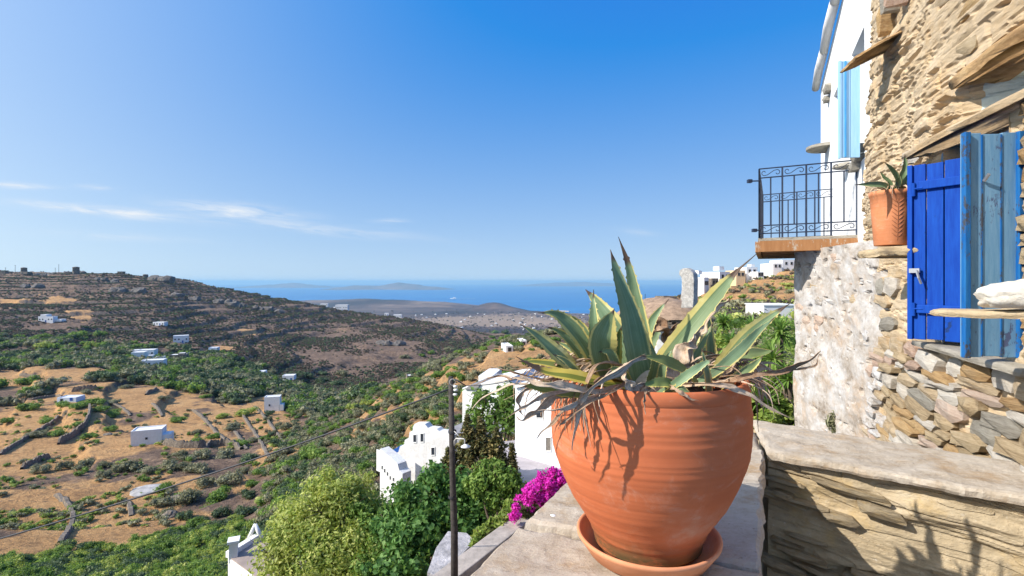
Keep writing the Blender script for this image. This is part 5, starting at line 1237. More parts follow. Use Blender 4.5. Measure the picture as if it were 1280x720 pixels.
for (Ya, Yb, za, zb) in ((5.62, 6.35, 1.36, 2.80), (6.95, 7.75, 2.05, 2.80)):
    a, b, c, d_ = wp(Ya, .1), wp(Yb, .1), wp(Yb, -.26), wp(Ya, -.26); cut.prism([(p_.x, p_.y) for p_ in (a, b, c, d_)], za, zb)
co = cut.build('cutter', m_whitew); md = wall_u.modifiers.new('openings', 'BOOLEAN'); md.object = co; md.solver = 'EXACT'
bpy.context.view_layer.update(); dg = bpy.context.evaluated_depsgraph_get(); nm_ = bpy.data.meshes.new_from_object(wall_u.evaluated_get(dg))
wall_u.modifiers.clear(); wall_u.data = nm_; bpy.data.objects.remove(co)
for (Ya, Yb, za, zb) in ((5.62, 6.35, 1.36, 2.80), (6.95, 7.75, 2.05, 2.80)):
    f = MB()
    for (p0, p1, q0, q1) in ((Ya+.01, Ya+.07, za+.01, zb-.01), (Yb-.07, Yb-.01, za+.01, zb-.01), (Ya+.07, Yb-.07, zb-.07, zb-.01), (Ya+.07, Yb-.07, za+.01, za+.07), ((Ya+Yb)/2-.02, (Ya+Yb)/2+.02, za+.07, zb-.07)):
        a, b, c, d_ = wp(p0, -.18), wp(p1, -.18), wp(p1, -.23), wp(p0, -.23); f.prism([(p_.x, p_.y) for p_ in (a, b, c, d_)], q0, q1)
    fo = f.build('window', paint('pale_blue_paint', (.28, .50, .72), (.36, .58, .78), (.5, .55, .6), -.06, .5), white, world=True)
    MB().add([wp(Ya+.02, -.21, za+.02), wp(Yb-.02, -.21, za+.02), wp(Yb-.02, -.21, zb-.02), wp(Ya+.02, -.21, zb-.02)], [(0, 1, 2, 3)]).build('pane', m_dkglass, fo, world=True)
m_pblue = bpy.data.materials['pale_blue_paint']; m_mblue = simple('mid_blue_paint', (.06, .30, .62), .5, .1, 6)
# pale blue shutter folded out
a = wp(5.60, .015); b = wp(5.60, .015)+Vector((-.215, .03, 0)); ax = (b-a).normalized()
st = bpy.data.objects.new('shutter', None); COL.objects.link(st); st.parent = white; st.location = a+Vector((0, 0, 1.36))-white.location; st.rotation_euler = (0, 0, math.atan2(ax.y, ax.x)); st['label'] = 'pale blue shutter folded out from the upper window'
for i in range(2): MB().box((.05+.1*i, 0, .53), (.094, .025, 1.06)).build('board', m_pblue, st, bevel=.003)
MB().box((.205, .0, .53), (.022, .04, 1.07)).build('stile', m_pblue, st); MB().box((.155, .02, .53), (.014, .018, 1.05)).build('strip', m_mblue, st)
# coping along the verge, ledges, rough stones
for i in range(3):
    y0, y1 = lerp(6.0, 9.22, i/3), lerp(6.0, 9.22, (i+1)/3)-.012
    MB().tube([wp(y0, .05, topz(y0)+.02), wp((y0+y1)/2, .06, topz((y0+y1)/2)+.035), wp(y1, .05, topz(y1)+.02)], [.065, .068, .062], 9).build('coping', m_whiteold, white, True, world=True)
MB().lathe([(.02, .0), (.30, .0), (.30, .045), (.02, .045)], wp(8.35, -.02, 2.16)-white.location, 24, True).build('stone_ledge', m_greyst, white)
MB().lathe([(.02, .0), (.16, .0), (.15, .04), (.02, .04)], wp(6.6, -.02, 1.47)-white.location, 24, True).build('stone_ledge', m_greyst, white)
for (Y, z_, l_, h_) in ((8.1, 3.05, .3, .16), (8.2, 2.92, .2, .1), (5.95, 1.33, .3, .09), (5.8, 1.40, .2, .09), (5.75, 1.50, .14, .1)):
    d_ = Vector((.47, 1, 0)).normalized(); place_stone(Y, z_, l_, h_, .12, m_greyst, white, X=wx(Y), dn=(d_, Vector((-d_.y, d_.x, 0))), out_=0)
# ---- balcony
m_iron = simple('dark_blue_iron', (.022, .035, .07), .5, .2, 12)
m_plank = paint('orange_brown_timber', (.27, .125, .05), (.36, .18, .08), (.50, .42, .34), .085, .75, 5)
m_plankd = simple('brown_timber', (.24, .12, .06), .85, .25, 6)
c00, c10, c11, c01 = Vector((3.09, 6.43, 0)), Vector((4.05, 5.95, 0)), Vector((4.98, 7.88, 0)), Vector((4.08, 8.42, 0))
zb = .435
MB().prism([tuple(p_[:2]) for p_ in (c00, c10, c11, c01)], zb+.075, zb+.11).build('balcony_floor', m_greyst, white, world=True)
def bar(a, b, w_, h_, name, mat, z_):
    d_ = (b-a); m = MB(); rz = math.atan2(d_.y, d_.x); c = (a+b)/2; m.box((c.x, c.y, z_), (d_.length, w_, h_), rz); return m.build(name, mat, white, world=True, bevel=.004)
bar(c00+Vector((.02, .02, 0)), c10, .06, .135, 'fascia', m_plank, zb+.005); bar(c00+Vector((.02, .05, 0)), c01, .06, .135, 'fascia', m_plank, zb+.004); bar(c01, c11, .06, .135, 'fascia', m_plank, zb+.005)
for i in range(9):
    f = (i+.8)/9.6; bar(lerp(c00, c01, f)+Vector((.04, -.02, 0)), lerp(c10, c11, f), .17, .03, 'joist', m_plankd, zb-.02-.018*(i % 2))
def railing(a, b, sect, zt=1.0, mid=True):
    """iron railing with scrolls between paired rails"""
    L_ = (b-a).length; d_ = (b-a).normalized(); z0 = zb+.115; H = .87
    for z_ in (H, H-.115, .155, .055):
        MB().tube([a+Vector((0, 0, z0+z_)), b+Vector((0, 0, z0+z_))], .0085, 6).build('rail', m_iron, white, world=True)
    for i in range(sect+1):
        p_ = lerp(a, b, i/sect); MB().tube([p_+Vector((0, 0, z0-.01)), p_+Vector((0, 0, z0+H))], .0105, 6).build('post', m_iron, white, world=True)
        if i < sect:
            q_ = lerp(a, b, (i+.5)/sect); MB().tube([q_+Vector((0, 0, z0+.155)), q_+Vector((0, 0, z0+H-.115))], .0085, 6).build('bar', m_iron, white, world=True)
            w_ = L_/sect
            for (zc, hh) in ((H-.0575, .045), (.105, .038)):
                sp = []
                for s_ in (1, -1):
                    arm = []
                    for k in range(15):
                        th = k/14*4.6; r_ = .036*(1-.17*th/1.0*.9); r_ = max(r_, .007)
                        arm.append(Vector((s_*(w_*.28+r_*math.sin(th)*1.0), s_*(r_*math.cos(th)-.005), 0)))
                    arm = [Vector((0, 0, 0)), Vector((s_*w_*.14, s_*hh*.55, 0))]+arm
                    sp.append([q_+d_*p_.x+Vector((0, 0, z0+zc+p_.y)) for p_ in arm])
                MB().tube(sp[0], .0048, 5).tube(sp[1], .0048, 5).build('scroll', m_iron, white, world=True)
railing(c00+Vector((.03, .03, 0)), c10+Vector((-.02, .03, 0)), 4)
railing(c01+Vector((.03, -.03, 0)), c11+Vector((-.06, -.04, 0)), 4)
railing(c00+Vector((.03, .03, 0)), c01+Vector((.03, -.03, 0)), 5)
for (x0, x1, y_) in ((951, 937, 226.5), (951, 943, 288)):
    MB().tube([P(x0, y_-.5, 6.42), P(x1, y_, 6.40)], .009, 6).box(P(x1, y_, 6.4), (.05, .05, .04)).build('floodlight', m_iron, white, world=True)
# weed at the foot of the wall
rs = np.random.RandomState(8); q = P(1046, 527, 5.75); t = thing('wall_weed', 'small reddish-green weed sprouting at the foot of the limewashed wall', 'weed', (q.x, q.y, q.z-.12))
p_, d_ = crown_pts(600, [(0, 0, .10, .11, .08, .12), (.03, 0, .2, .06, .05, .07)], rs, .2); V, F = leafquads(p_, d_, .022, 2.6, 1, rs, 0)
link(bpy.data.objects.new('leaves', npmesh('leaves', V, F, m_olive)), t); MB().tube([(0, 0, -.4), (0, 0, .15)], .008, 5).tube([(0, 0, .0), (.05, .02, .2)], .005, 5).build('stem', m_bark, t)

# ---- the L of low walls the pot stands on
TZ = -.945
def tp(px, py, z_=TZ): Y = -z_*640/(py-HZ); return Vector(((px-640)/640*Y, Y, z_))
lowwall = thing('low_wall', 'low schist wall with a pale capping slab running towards the house', 'wall', (2.0, 2.3, -1.8))
potwall = thing('pot_wall', 'broad low wall of pale pebbly slabs carrying the big terracotta pot', 'wall', (.6, 2.0, -1.8))
cA, cB = Vector((1.43, 2.88, 0)), Vector((3.13, 1.65, 0))      # inner (front) edge of the right leg
fA, fB = tp(938, 524), Vector((2.62, 2.60, TZ))
# capping of the right leg: two long slabs butted end to end
ca = Vector((cA.x+.004, cA.y-.02, TZ)); cb = Vector((cB.x, cB.y-.02, TZ))
fa = Vector((fA.x+.02, fA.y, TZ)); fb = Vector((3.4, 2.11, TZ))
mid_a, mid_f = lerp(ca, cb, .72), lerp(fa, fb, .66)
patch('capping_slab', [ca, mid_a-Vector((.008, 0, 0)), mid_f-Vector((.008, 0, 0)), fa], .042, m_slabtop, lowwall, 90, 26, .010, .004, 31, grain=14, smooth=False)
patch('capping_slab', [mid_a, cb, fb, mid_f], .045, m_slabtop, lowwall, 90, 26, .010, .004, 37, grain=14, smooth=False)
# front face of the right leg: layered schist
def strata_face(name, a, b, z0, z1, nrm, parent, nu, nz, seed, amp=1.0):
    U, S = np.meshgrid(np.linspace(0, 1, nu), np.linspace(z0, z1, nz), indexing='ij'); L_ = (b-a).length; A2_ = U*L_
    zz = S+.08*A2_+.05*fbm(A2_*1.6+seed, S*1.5, 0, 3)
    lay = fbm(A2_*1.1+seed, zz*13, seed, 4); bed = vnoise(A2_*1.2+seed, zz*11, 2.0); fine = fbm(A2_*12, zz*34, seed, 3)
    led = np.floor(bed*3.2)/3.2
    dsp_ = (lay*.022+led*.034+fine*.005+fbm(A2_*2.4, S*5, seed+4, 4)*.030+.03*sstep(.25, .5, fbm(A2_*1.3+seed, zz*7, 6.0, 3)))*amp
    crack = -.05*sstep(.045, .0, np.abs(vnoise(A2_*1.1+seed+7, zz*8, 5.0)))*sstep(-.2, .2, vnoise(A2_*1.5, zz*3, 8.0)); dsp_ = dsp_+crack*amp
    V = np.stack([a.x+(b.x-a.x)*U+nrm.x*dsp_, a.y+(b.y-a.y)*U+nrm.y*dsp_, S], -1).reshape(-1, 3)-np.array(parent.location)
    ii = np.arange(nu*nz).reshape(nu, nz); F = np.stack([ii[:-1, :-1], ii[1:, :-1], ii[1:, 1:], ii[:-1, 1:]], -1).reshape(-1, 4)
    me = npmesh(name, V, F, m_strata, False); link(bpy.data.objects.new(name, me), parent)
dv = (cB-cA).normalized(); nf = Vector((dv.y, -dv.x, 0))
if nf.y > 0: nf = -nf
strata_face('face', cA-nf*.045, cB-nf*.045, -1.95, TZ-.045, nf, lowwall, 520, 330, 3, .72)
MB().prism([(cA.x+.05, cA.y+.07), (cB.x+.05, cB.y+.07), (3.3, 2.0), (fA.x+.03, fA.y-.02)], -1.95, TZ-.06).build('core', m_strata, lowwall, world=True)
strata_face('face', Vector((fA.x+.02, fA.y, 0)), Vector((3.3, 2.05, 0)), -3.3, TZ-.05, -nf, lowwall, 120, 120, 9)
for i in range(26):
    f = rnd.random()**1.1*.62; z_ = rnd.uniform(-1.62, TZ-.12); l_ = rnd.uniform(.12, .42); p_ = lerp(cA, cB, f)
    place_stone(p_.y, z_-.10*f, l_, rnd.uniform(.022, .06), rnd.uniform(.06, .10), rnd.choice([m_strata, m_strata, m_strata, m_greyst]), lowwall, X=p_.x, dn=(dv, nf), tilt=rnd.uniform(.05, .2), out_=-.045)
# pot wall: near slab, far slab with a ragged crack between them, ends butted to the right leg
nl_, nr_ = Vector((-.64, .64, TZ)), Vector((.293, .64, TZ))
ckl, ckr = tp(648, 657), tp(960, 650)      # crack
ckr = lerp(nr_, Vector((1.42, 2.88, TZ)), .46)
k1 = ckl+Vector((0, .0, 0)); fl = Vector((.62, 3.10, TZ)); fr_ = Vector((1.415, 2.88, TZ)); fe = Vector((1.545, 3.31, TZ)); fle = Vector((.74, 3.39, TZ))
def edge_patch(*a, **k): return patch(*a, **k)
patch('capping_slab', [nl_, nr_, ckr, k1], .07, m_slabtop, potwall, 80, 60, .010, .003, 41, grain=12, smooth=False)
patch('capping_slab', [k1+Vector((.03, .045, .004)), ckr+Vector((.005, .018, .004)), fr_+Vector((0, 0, .004)), fl], .075, m_slabtop, potwall, 80, 60, .012, .003, 47, grain=12, smooth=False)
patch('capping_slab', [fl+Vector((.01, .015, 0)), fr_+Vector((-.005, .02, 0)), fe, fle], .07, m_slabtop, potwall, 30, 16, .012, .004, 53)
nr2 = (fr_-nr_).normalized(); nside = Vector((nr2.y, -nr2.x, 0))
strata_face('face', nr_-nside*.035, fr_-nside*.035, -1.95, TZ-.05, nside, potwall, 300, 160, 13, .4)
strata_face('face', nl_+nside*.04, fle+nside*.04, -5.0, TZ-.05, -nside, potwall, 300, 200, 17, .8)
MB().prism([(nl_.x+.06, nl_.y), (nr_.x-.06, nr_.y), (fr_.x-.07, fr_.y+.02), (fe.x-.03, fe.y-.05), (fle.x+.05, fle.y-.04)], -5.0, TZ-.075).build('core', m_strata, potwall, world=True)
fl_ = MB().prism([(.2, -1.2), (4.5, -1.2), (4.5, 1.9), (2.6, 2.1), (1.42, 2.9), (.3, .7)], -2.1, -1.82).build('terrace_floor', m_rubble); props(fl_, kind='structure')
sp_ = boulder('lichen_pebble', 'small white spot of lime on the slab left of the saucer', tp(691, 645)+Vector((0, 0, .001)), (.012, .013, .003), m_ceramic, 3, 'pebble')
# ---- the big pot
PCX, PCY = .4726, 1.788
def terracotta(name, base, light, dark, sc_=1.0, moss=None):
    m, T = newmat(name); tc = T.n('ShaderNodeTexCoord').outputs['Object']; z_ = T.n('ShaderNodeSeparateXYZ', Vector=tc).outputs[2]
    n1 = T.noise(tc, 3*sc_, 8, .65); rings = T.noise(T.scale(tc, (.35, .35, 26)), 1.6*sc_, 5, .6, .2); n3 = T.noise(tc, 24*sc_, 6, .7); n4 = T.noise(T.scale(tc, (1, 1, 3)), 7*sc_, 6, .7)
    c = T.mix(T.ramp(T.math('ADD', T.math('MULTIPLY', n1, .68), T.math('MULTIPLY', rings, .32)), (.36, 0.0), (.66, 1.0)), dark, base)
    c = T.mix(T.ramp(n4, (.58, 0.0), (.80, .4)), c, light)
    c = T.mix(T.ramp(n3, (.68, 0.0), (.80, .4)), c, (light[0], light[1]*1.3, light[2]*1.6))
    bl = T.math('MULTIPLY', T.ramp(T.noise(T.scale(tc, (1, 1, 1.6)), 4.5*sc_, 9, .75, .6), (.54, 0.0), (.68, 1.0)), T.ramp(n3, (.35, .15), (.6, .8)))
    c = T.mix(T.math('MULTIPLY', bl, .55), c, (.66, .42, .30))
    c = T.mix(T.math('MULTIPLY', T.ramp(T.noise(T.scale(tc, (3, 3, .5)), 6*sc_, 7, .7), (.60, 0.0), (.74, .5)), T.ramp(n1, (.4, 0.0), (.6, 1.0))), c, (.36, .11, .05))
    if moss:
        f = T.math('MULTIPLY', T.ramp(z_, (.02, 1.0), (moss, 0.0)), T.ramp(n4, (.30, 0.0), (.50, 1.0)))
        c = T.mix(f, c, (.11, .075, .03))
        c = T.mix(T.math('MULTIPLY', T.ramp(T.math('ABSOLUTE', T.math('SUBTRACT', z_, moss*1.5)), (0.0, .8), (.08, 0.0)), T.ramp(n1, (.5, 0.0), (.7, 1.0))), c, (.55, .36, .25))
    b = T.n('ShaderNodeBsdfPrincipled', Base_Color=c, Roughness=.78, Normal=bump(T, T.math('ADD', T.math('MULTIPLY', rings, .7), T.math('MULTIPLY', n3, .14)), .35, .003)); b.inputs['Specular IOR Level'].default_value = .3
    out(T, b); return m
m_terra = terracotta('terracotta', (.60, .172, .066), (.60, .235, .115), (.50, .128, .046), 1.0, .11)
m_terra2 = terracotta('pale_terracotta', (.70, .31, .16), (.74, .42, .27), (.58, .23, .11), 1.5)
pz = -.908
pot = thing('terracotta_pot', 'big round orange terracotta pot standing on the wall, full of agave', 'pot', (PCX, PCY, pz))
prof_c = [(-.905, .176), (-.885, .181), (-.84, .196), (-.80, .219), (-.74, .259), (-.68, .290), (-.62, .314), (-.56, .3295), (-.50, .336), (-.44, .3355), (-.395, .330), (-.362, .3235)]
zs = np.linspace(-.900, -.362, 120); rr_ = np.interp(zs, [a for a, b in prof_c], [b for a, b in prof_c]); rr_ = np.convolve(np.pad(rr_, 5, mode='edge'), np.ones(11)/11, 'valid')
rr_ = rr_+.0012*vnoise(zs*60, 0, 0)+.0008*vnoise(zs*130, 3, 0)
V = []; F = []; K_ = 128
prof = [(float(r_), float(z_)) for r_, z_ in zip(rr_, zs)]
for i, (r_, z_) in enumerate(prof):
    for j in range(K_):
        an = 2*math.pi*j/K_; wob = .0018*math.sin(2*an+1)+.0009*math.sin(5*an+z_*9)
        V.append(((r_+wob)*math.cos(an), (r_+wob)*math.sin(an), z_-pz))
for i in range(len(prof)-1):
    for j in range(K_): F.append((i*K_+j, i*K_+(j+1) % K_, (i+1)*K_+(j+1) % K_, (i+1)*K_+j))
F.append(tuple(range(K_))[::-1])
meshobj('body', V, F, m_terra, pot)
rimp = [(.3230, -.366), (.3262, -.362), (.3285, -.352), (.3290, -.338), (.3265, -.326), (.3215, -.3195), (.318, -.3185), (.308, -.322), (.302, -.332), (.30, -.37), (.298, -.44)]
MB().lathe([(a, b-pz) for a, b in rimp], k=128).build('rim', m_terra, pot, True)
MB().lathe([(.299, -.395-pz), (.2, -.375-pz), (.1, -.36-pz), (.001, -.355-pz)], k=48).build('soil', simple('dry_soil', (.16, .11, .07), 1, .4, 30, 1.0, .02), pot, True)
saucer = MB().lathe([(.001, .002), (.195, .002), (.205, .006), (.238, .055), (.2435, .062), (.2445, .069), (.240, .074), (.233, .071), (.226, .062), (.198, .024), (.001, .022)], k=96).build('saucer', m_terra2, None, True)
saucer.location = (PCX, PCY, TZ+.006); props(saucer, 'wide pale terracotta saucer under the big pot', 'saucer')
# ---- small pot on its ledge
sp3 = P(1114, 307, 3.72); small = thing('small_pot', 'small terracotta pot with incised leaf pattern on the wall ledge', 'pot', (sp3.x, sp3.y, .262))
MB().lathe([(.001, 0), (.102, 0), (.105, .004), (.122, .25), (.130, .355), (.137, .36), (.139, .375), (.137, .39), (.128, .392), (.122, .385), (.118, .33)], k=48).build('body', terracotta('terracotta_small', (.66, .26, .12), (.72, .36, .22), (.52, .19, .08), 3), small, True)
MB().lathe([(.121, .35), (.001, .36)], k=24).build('soil', bpy.data.materials['dry_soil'], small, True)
m_inc = simple('incised_clay', (.34, .13, .06), .9, .1, 9)
def rad_at(z_): return float(np.interp(z_, [.004, .25, .355], [.105, .122, .130]))
for side, a0_ in ((-1, 0), (1, 0)):
    for i in range(9):
        z_ = .05+i*.03; an = -1.88; p0 = an; p1 = an+side*.30
        pts = [((rad_at(z_+f*.035)+.0005)*math.cos(lerp(p0, p1, f)), (rad_at(z_+f*.035)+.0005)*math.sin(lerp(p0, p1, f)), z_+f*.035) for f in (0.12, .5, 1)]
        MB().tube(pts, [.0022, .0038, .0012], 5).build('incised_line', m_inc, small)
MB().tube([((rad_at(z_)+.0005)*math.cos(-1.88), (rad_at(z_)+.0005)*math.sin(-1.88), z_) for z_ in (.03, .15, .25, .33)], .0025, 5).build('incised_line', m_inc, small)
# ---- agaves
m_agave, T = newmat('agave_leaf'); tc = T.n('ShaderNodeTexCoord').outputs['Object']
ac = T.attr('across'); al = T.attr('along'); mg = T.attr('margin'); age = T.attr('age'); tipb = T.attr('tip'); oi = T.n('ShaderNodeObjectInfo').outputs['Random']
n1 = T.noise(tc, 14, 7, .65); n2 = T.noise(tc, 60, 5, .7)
stripe = T.noise(T.n('ShaderNodeCombineXYZ', X=T.math('MULTIPLY', ac, 9.0), Y=T.math('MULTIPLY', al, 1.2), Z=T.math('MULTIPLY', oi, 20.0)), 1.6, 5, .6)
grn = T.ramp(T.math('ADD', T.math('MULTIPLY', stripe, .7), T.math('MULTIPLY', n1, .3)), (.3, (.10, .17, .08)), (.5, (.19, .28, .145)), (.7, (.34, .44, .27)))
grn = T.mix(age, grn, (.20, .22, .035))
yel = T.ramp(n1, (.3, (.56, .47, .13)), (.6, (.76, .66, .26)), (.8, (.80, .76, .46)))
yel = T.mix(T.math('MULTIPLY', age, .7), yel, (.62, .44, .03))
edge = T.math('SUBTRACT', T.math('ABSOLUTE', T.math('ADD', ac, T.attr('asym'))), T.math('ADD', T.math('SUBTRACT', 1.0, mg), T.math('MULTIPLY', T.math('SUBTRACT', stripe, .5), .22)))
ef = T.ramp(edge, (0.0, 0.0), (.045, 1.0))
c = T.mix(ef, grn, yel)
c = T.mix(T.ramp(T.math('ABSOLUTE', ac), (.965, 0.0), (.985, .75)), c, (.30, .17, .07))
c = T.mix(T.ramp(T.math('ADD', al, T.math('ADD', T.math('MULTIPLY', n1, .06), tipb)), (.905, 0.0), (.95, 1.0)), c, (.12, .075, .05))
c = T.mix(T.ramp(n2, (.66, 0.0), (.76, .5)), c, (.30, .24, .13))
d_ = T.n('ShaderNodeBsdfPrincipled', Base_Color=c, Roughness=.5, Normal=bump(T, T.math('ADD', stripe, T.math('MULTIPLY', n2, .3)), .2, .0015)); d_.inputs['Specular IOR Level'].default_value = .35
tr = T.n('ShaderNodeBsdfTranslucent', Color=T.mix(.5, c, (.5, .55, .08)))
out(T, T.n('ShaderNodeMixShader', Fac=.16, i1=d_.outputs[0], i2=tr.outputs[0]))
m_dry, T = newmat('dry_agave_leaf'); tc = T.n('ShaderNodeTexCoord').outputs['Object']; ac = T.attr('across'); oi = T.n('ShaderNodeObjectInfo').outputs['Random']
st_ = T.noise(T.n('ShaderNodeCombineXYZ', X=T.math('MULTIPLY', ac, 7.0), Y=T.math('MULTIPLY', T.attr('along'), 2.0), Z=T.math('MULTIPLY', oi, 30.0)), 1.5, 7, .7)
n2 = T.noise(tc, 45, 6, .7)
f = T.math('ADD', T.math('MULTIPLY', st_, .6), T.math('ADD', T.math('MULTIPLY', n2, .4), T.math('MULTIPLY', T.math('SUBTRACT', oi, .5), .22)))
c = T.ramp(f, (.3, (.17, .09, .05)), (.44, (.36, .235, .15)), (.58, (.60, .45, .32)), (.72, (.76, .64, .50)))
b = T.n('ShaderNodeBsdfPrincipled', Base_Color=c, Roughness=.9, Normal=bump(T, T.math('ADD', st_, n2), .7, .005)); b.inputs['Specular IOR Level'].default_value = .1
out(T, b)
def crom(pts, n):
    P_ = [np.array(p_, float) for p_ in pts]; P_ = [2*P_[0]-P_[1]]+P_+[2*P_[-1]-P_[-2]]
    seg = len(P_)-3; o = []
    for i in range(n+1):
        t = i/n*seg; k = min(int(t), seg-1); f = t-k; a, b, c, d_ = P_[k:k+4]
        o.append(.5*((2*b)+(-a+c)*f+(2*a-5*b+4*c-d_)*f*f+(-a+3*b-3*c+d_)*f**3))
    return np.array(o)
def leaf(parent, pts, width, facing=(0, -1, .25), gutter=.35, margin=.25, age=.0, thick=.006, n=64, teeth=.006, prof=None, name='leaf', twist=0.0, label=None, tip=0.0, asym=0.0):
    """fleshy agave leaf along 3-D points, toothed along both margins"""
    C_ = crom(pts, n); K_ = 8; tg = np.gradient(C_, axis=0); tg /= np.linalg.norm(tg, axis=1)[:, None]
    fx_ = np.array(facing, float); V = []; F = []; AC = []; AL = []
    prof = prof or [(0, .72), (.12, .78), (.3, .92), (.45, 1.0), (.6, .9), (.75, .66), (.88, .32), (.95, .10), (1, .02)]
    for i in range(n+1):
        s = i/n; t = tg[i]; nn_ = fx_-t*fx_.dot(t); nn_ /= np.linalg.norm(nn_)+1e-9; sd = np.cross(t, nn_)
        if twist:
            a = twist*s; nn_, sd = nn_*math.cos(a)+sd*math.sin(a), sd*math.cos(a)-nn_*math.sin(a)
        w_ = width*.5*np.interp(s, [a for a, b in prof], [b for a, b in prof])
        th = thick*(1.3-.9*s)+.0008
        tooth = teeth*.75*(1 if i % 5 == 2 else 0.0)*(.5+rnd.random())*(s > .06)*(s < .88)
        for side in (1, -1):
            for j in range(K_+1):
                a = j/K_*2-1; x = a*w_+np.sign(a)*(tooth*(abs(a) > .99)); z_ = gutter*w_*(a*a-.45)
                edgef = 1-abs(a)**3
                p_ = C_[i]+sd*x+nn_*(z_+side*th*.5*edgef+.0010*math.sin(i*.23+a*2)); V.append(p_); AC.append(a); AL.append(s)
    R_ = 2*(K_+1)
    for i in range(n):
        for j in range(K_):
            a = i*R_+j; F.append((a, a+1, a+1+R_, a+R_)); b = a+K_+1; F.append((b, b+R_, b+R_+1, b+1))
    o = meshobj(name, V, F, m_agave, parent, True, True)
    fattr(o.data, 'across', AC); fattr(o.data, 'along', AL); fattr(o.data, 'margin', [margin]*len(V)); fattr(o.data, 'age', [age]*len(V)); fattr(o.data, 'tip', [tip]*len(V)); fattr(o.data, 'asym', [asym]*len(V))
    if label: o['label'] = label
    return o
def dryleaf(parent, pts, width, seed=0, facing=(0, -1, .4), n=46, curl=1.2, name='dry_leaf'):
    C_ = crom(pts, n); K_ = 6; tg = np.gradient(C_, axis=0); tg /= np.linalg.norm(tg, axis=1)[:, None]+1e-9
    rs = np.random.RandomState(seed); fx_ = np.array(facing, float)+rs.normal(0, .25, 3); V = []; F = []; AC = []; AL = []; tw = rs.uniform(-1.2, 1.2); ph = rs.uniform(0, 6)
    for i in range(n+1):
        s = i/n; t = tg[i]; nn_ = fx_-t*fx_.dot(t); nn_ /= np.linalg.norm(nn_)+1e-9; sd = np.cross(t, nn_); a0_ = tw*s+.4*math.sin(s*7+ph)
        nn_, sd = nn_*math.cos(a0_)+sd*math.sin(a0_), sd*math.cos(a0_)-nn_*math.sin(a0_)
        w_ = width*.5*(1-.2*s if s < .5 else .9-(s-.5)*1.7)*(1+.25*math.sin(s*17+ph)+.35*float(vnoise(s*13, seed*.9, 2))); w_ = max(w_, width*.035)
        cu = curl*(.5+.5*math.sin(s*5+ph*2))+.5
        off = nn_*width*.10*math.sin(s*21+ph)+sd*width*.12*math.sin(s*15+2*ph)
        for side in (1, -1):
            for j in range(K_+1):
                a = j/K_*2-1; an = a*cu; x = math.sin(an)/max(cu, .3)*w_*1.1; z_ = (1-math.cos(an))/max(cu, .3)*w_*1.1
                rr0 = .45*w_*float(vnoise(a*2.3+seed, s*14, seed*.7))
                V.append(C_[i]+off+sd*x+nn_*(z_+rr0+side*.0009)); AC.append(a); AL.append(s)
    R_ = 2*(K_+1)
    for i in range(n):
        for j in range(K_):
            a = i*R_+j; F.append((a, a+1, a+1+R_, a+R_)); b = a+K_+1; F.append((b, b+R_, b+R_+1, b+1))
        a = i*R_; F.append((a, a+R_, a+R_+K_+1, a+K_+1)); F.append((a+K_, a+2*K_+1, a+R_+2*K_+1, a+R_+K_))
    o = meshobj(name, V, F, m_dry, parent, True, True); fattr(o.data, 'across', AC); fattr(o.data, 'along', AL); return o
agave = thing('agave', 'large variegated agave with yellow-edged leaves and dry drooping leaves in the big pot', 'plant', (PCX, PCY, -.38))
def LP(*q): return [P(a, b, c) for a, b, c in q]
px2m = 1.79/640
C0 = 1.79
B = [(0, .60), (.1, .68), (.3, .88), (.45, 1.0), (.6, .86), (.74, .56), (.86, .28), (.94, .10), (1, .02)]
ERECT = [(0, .92), (.15, 1.0), (.32, .93), (.48, .72), (.62, .52), (.76, .33), (.88, .17), (.95, .07), (1, .025)]
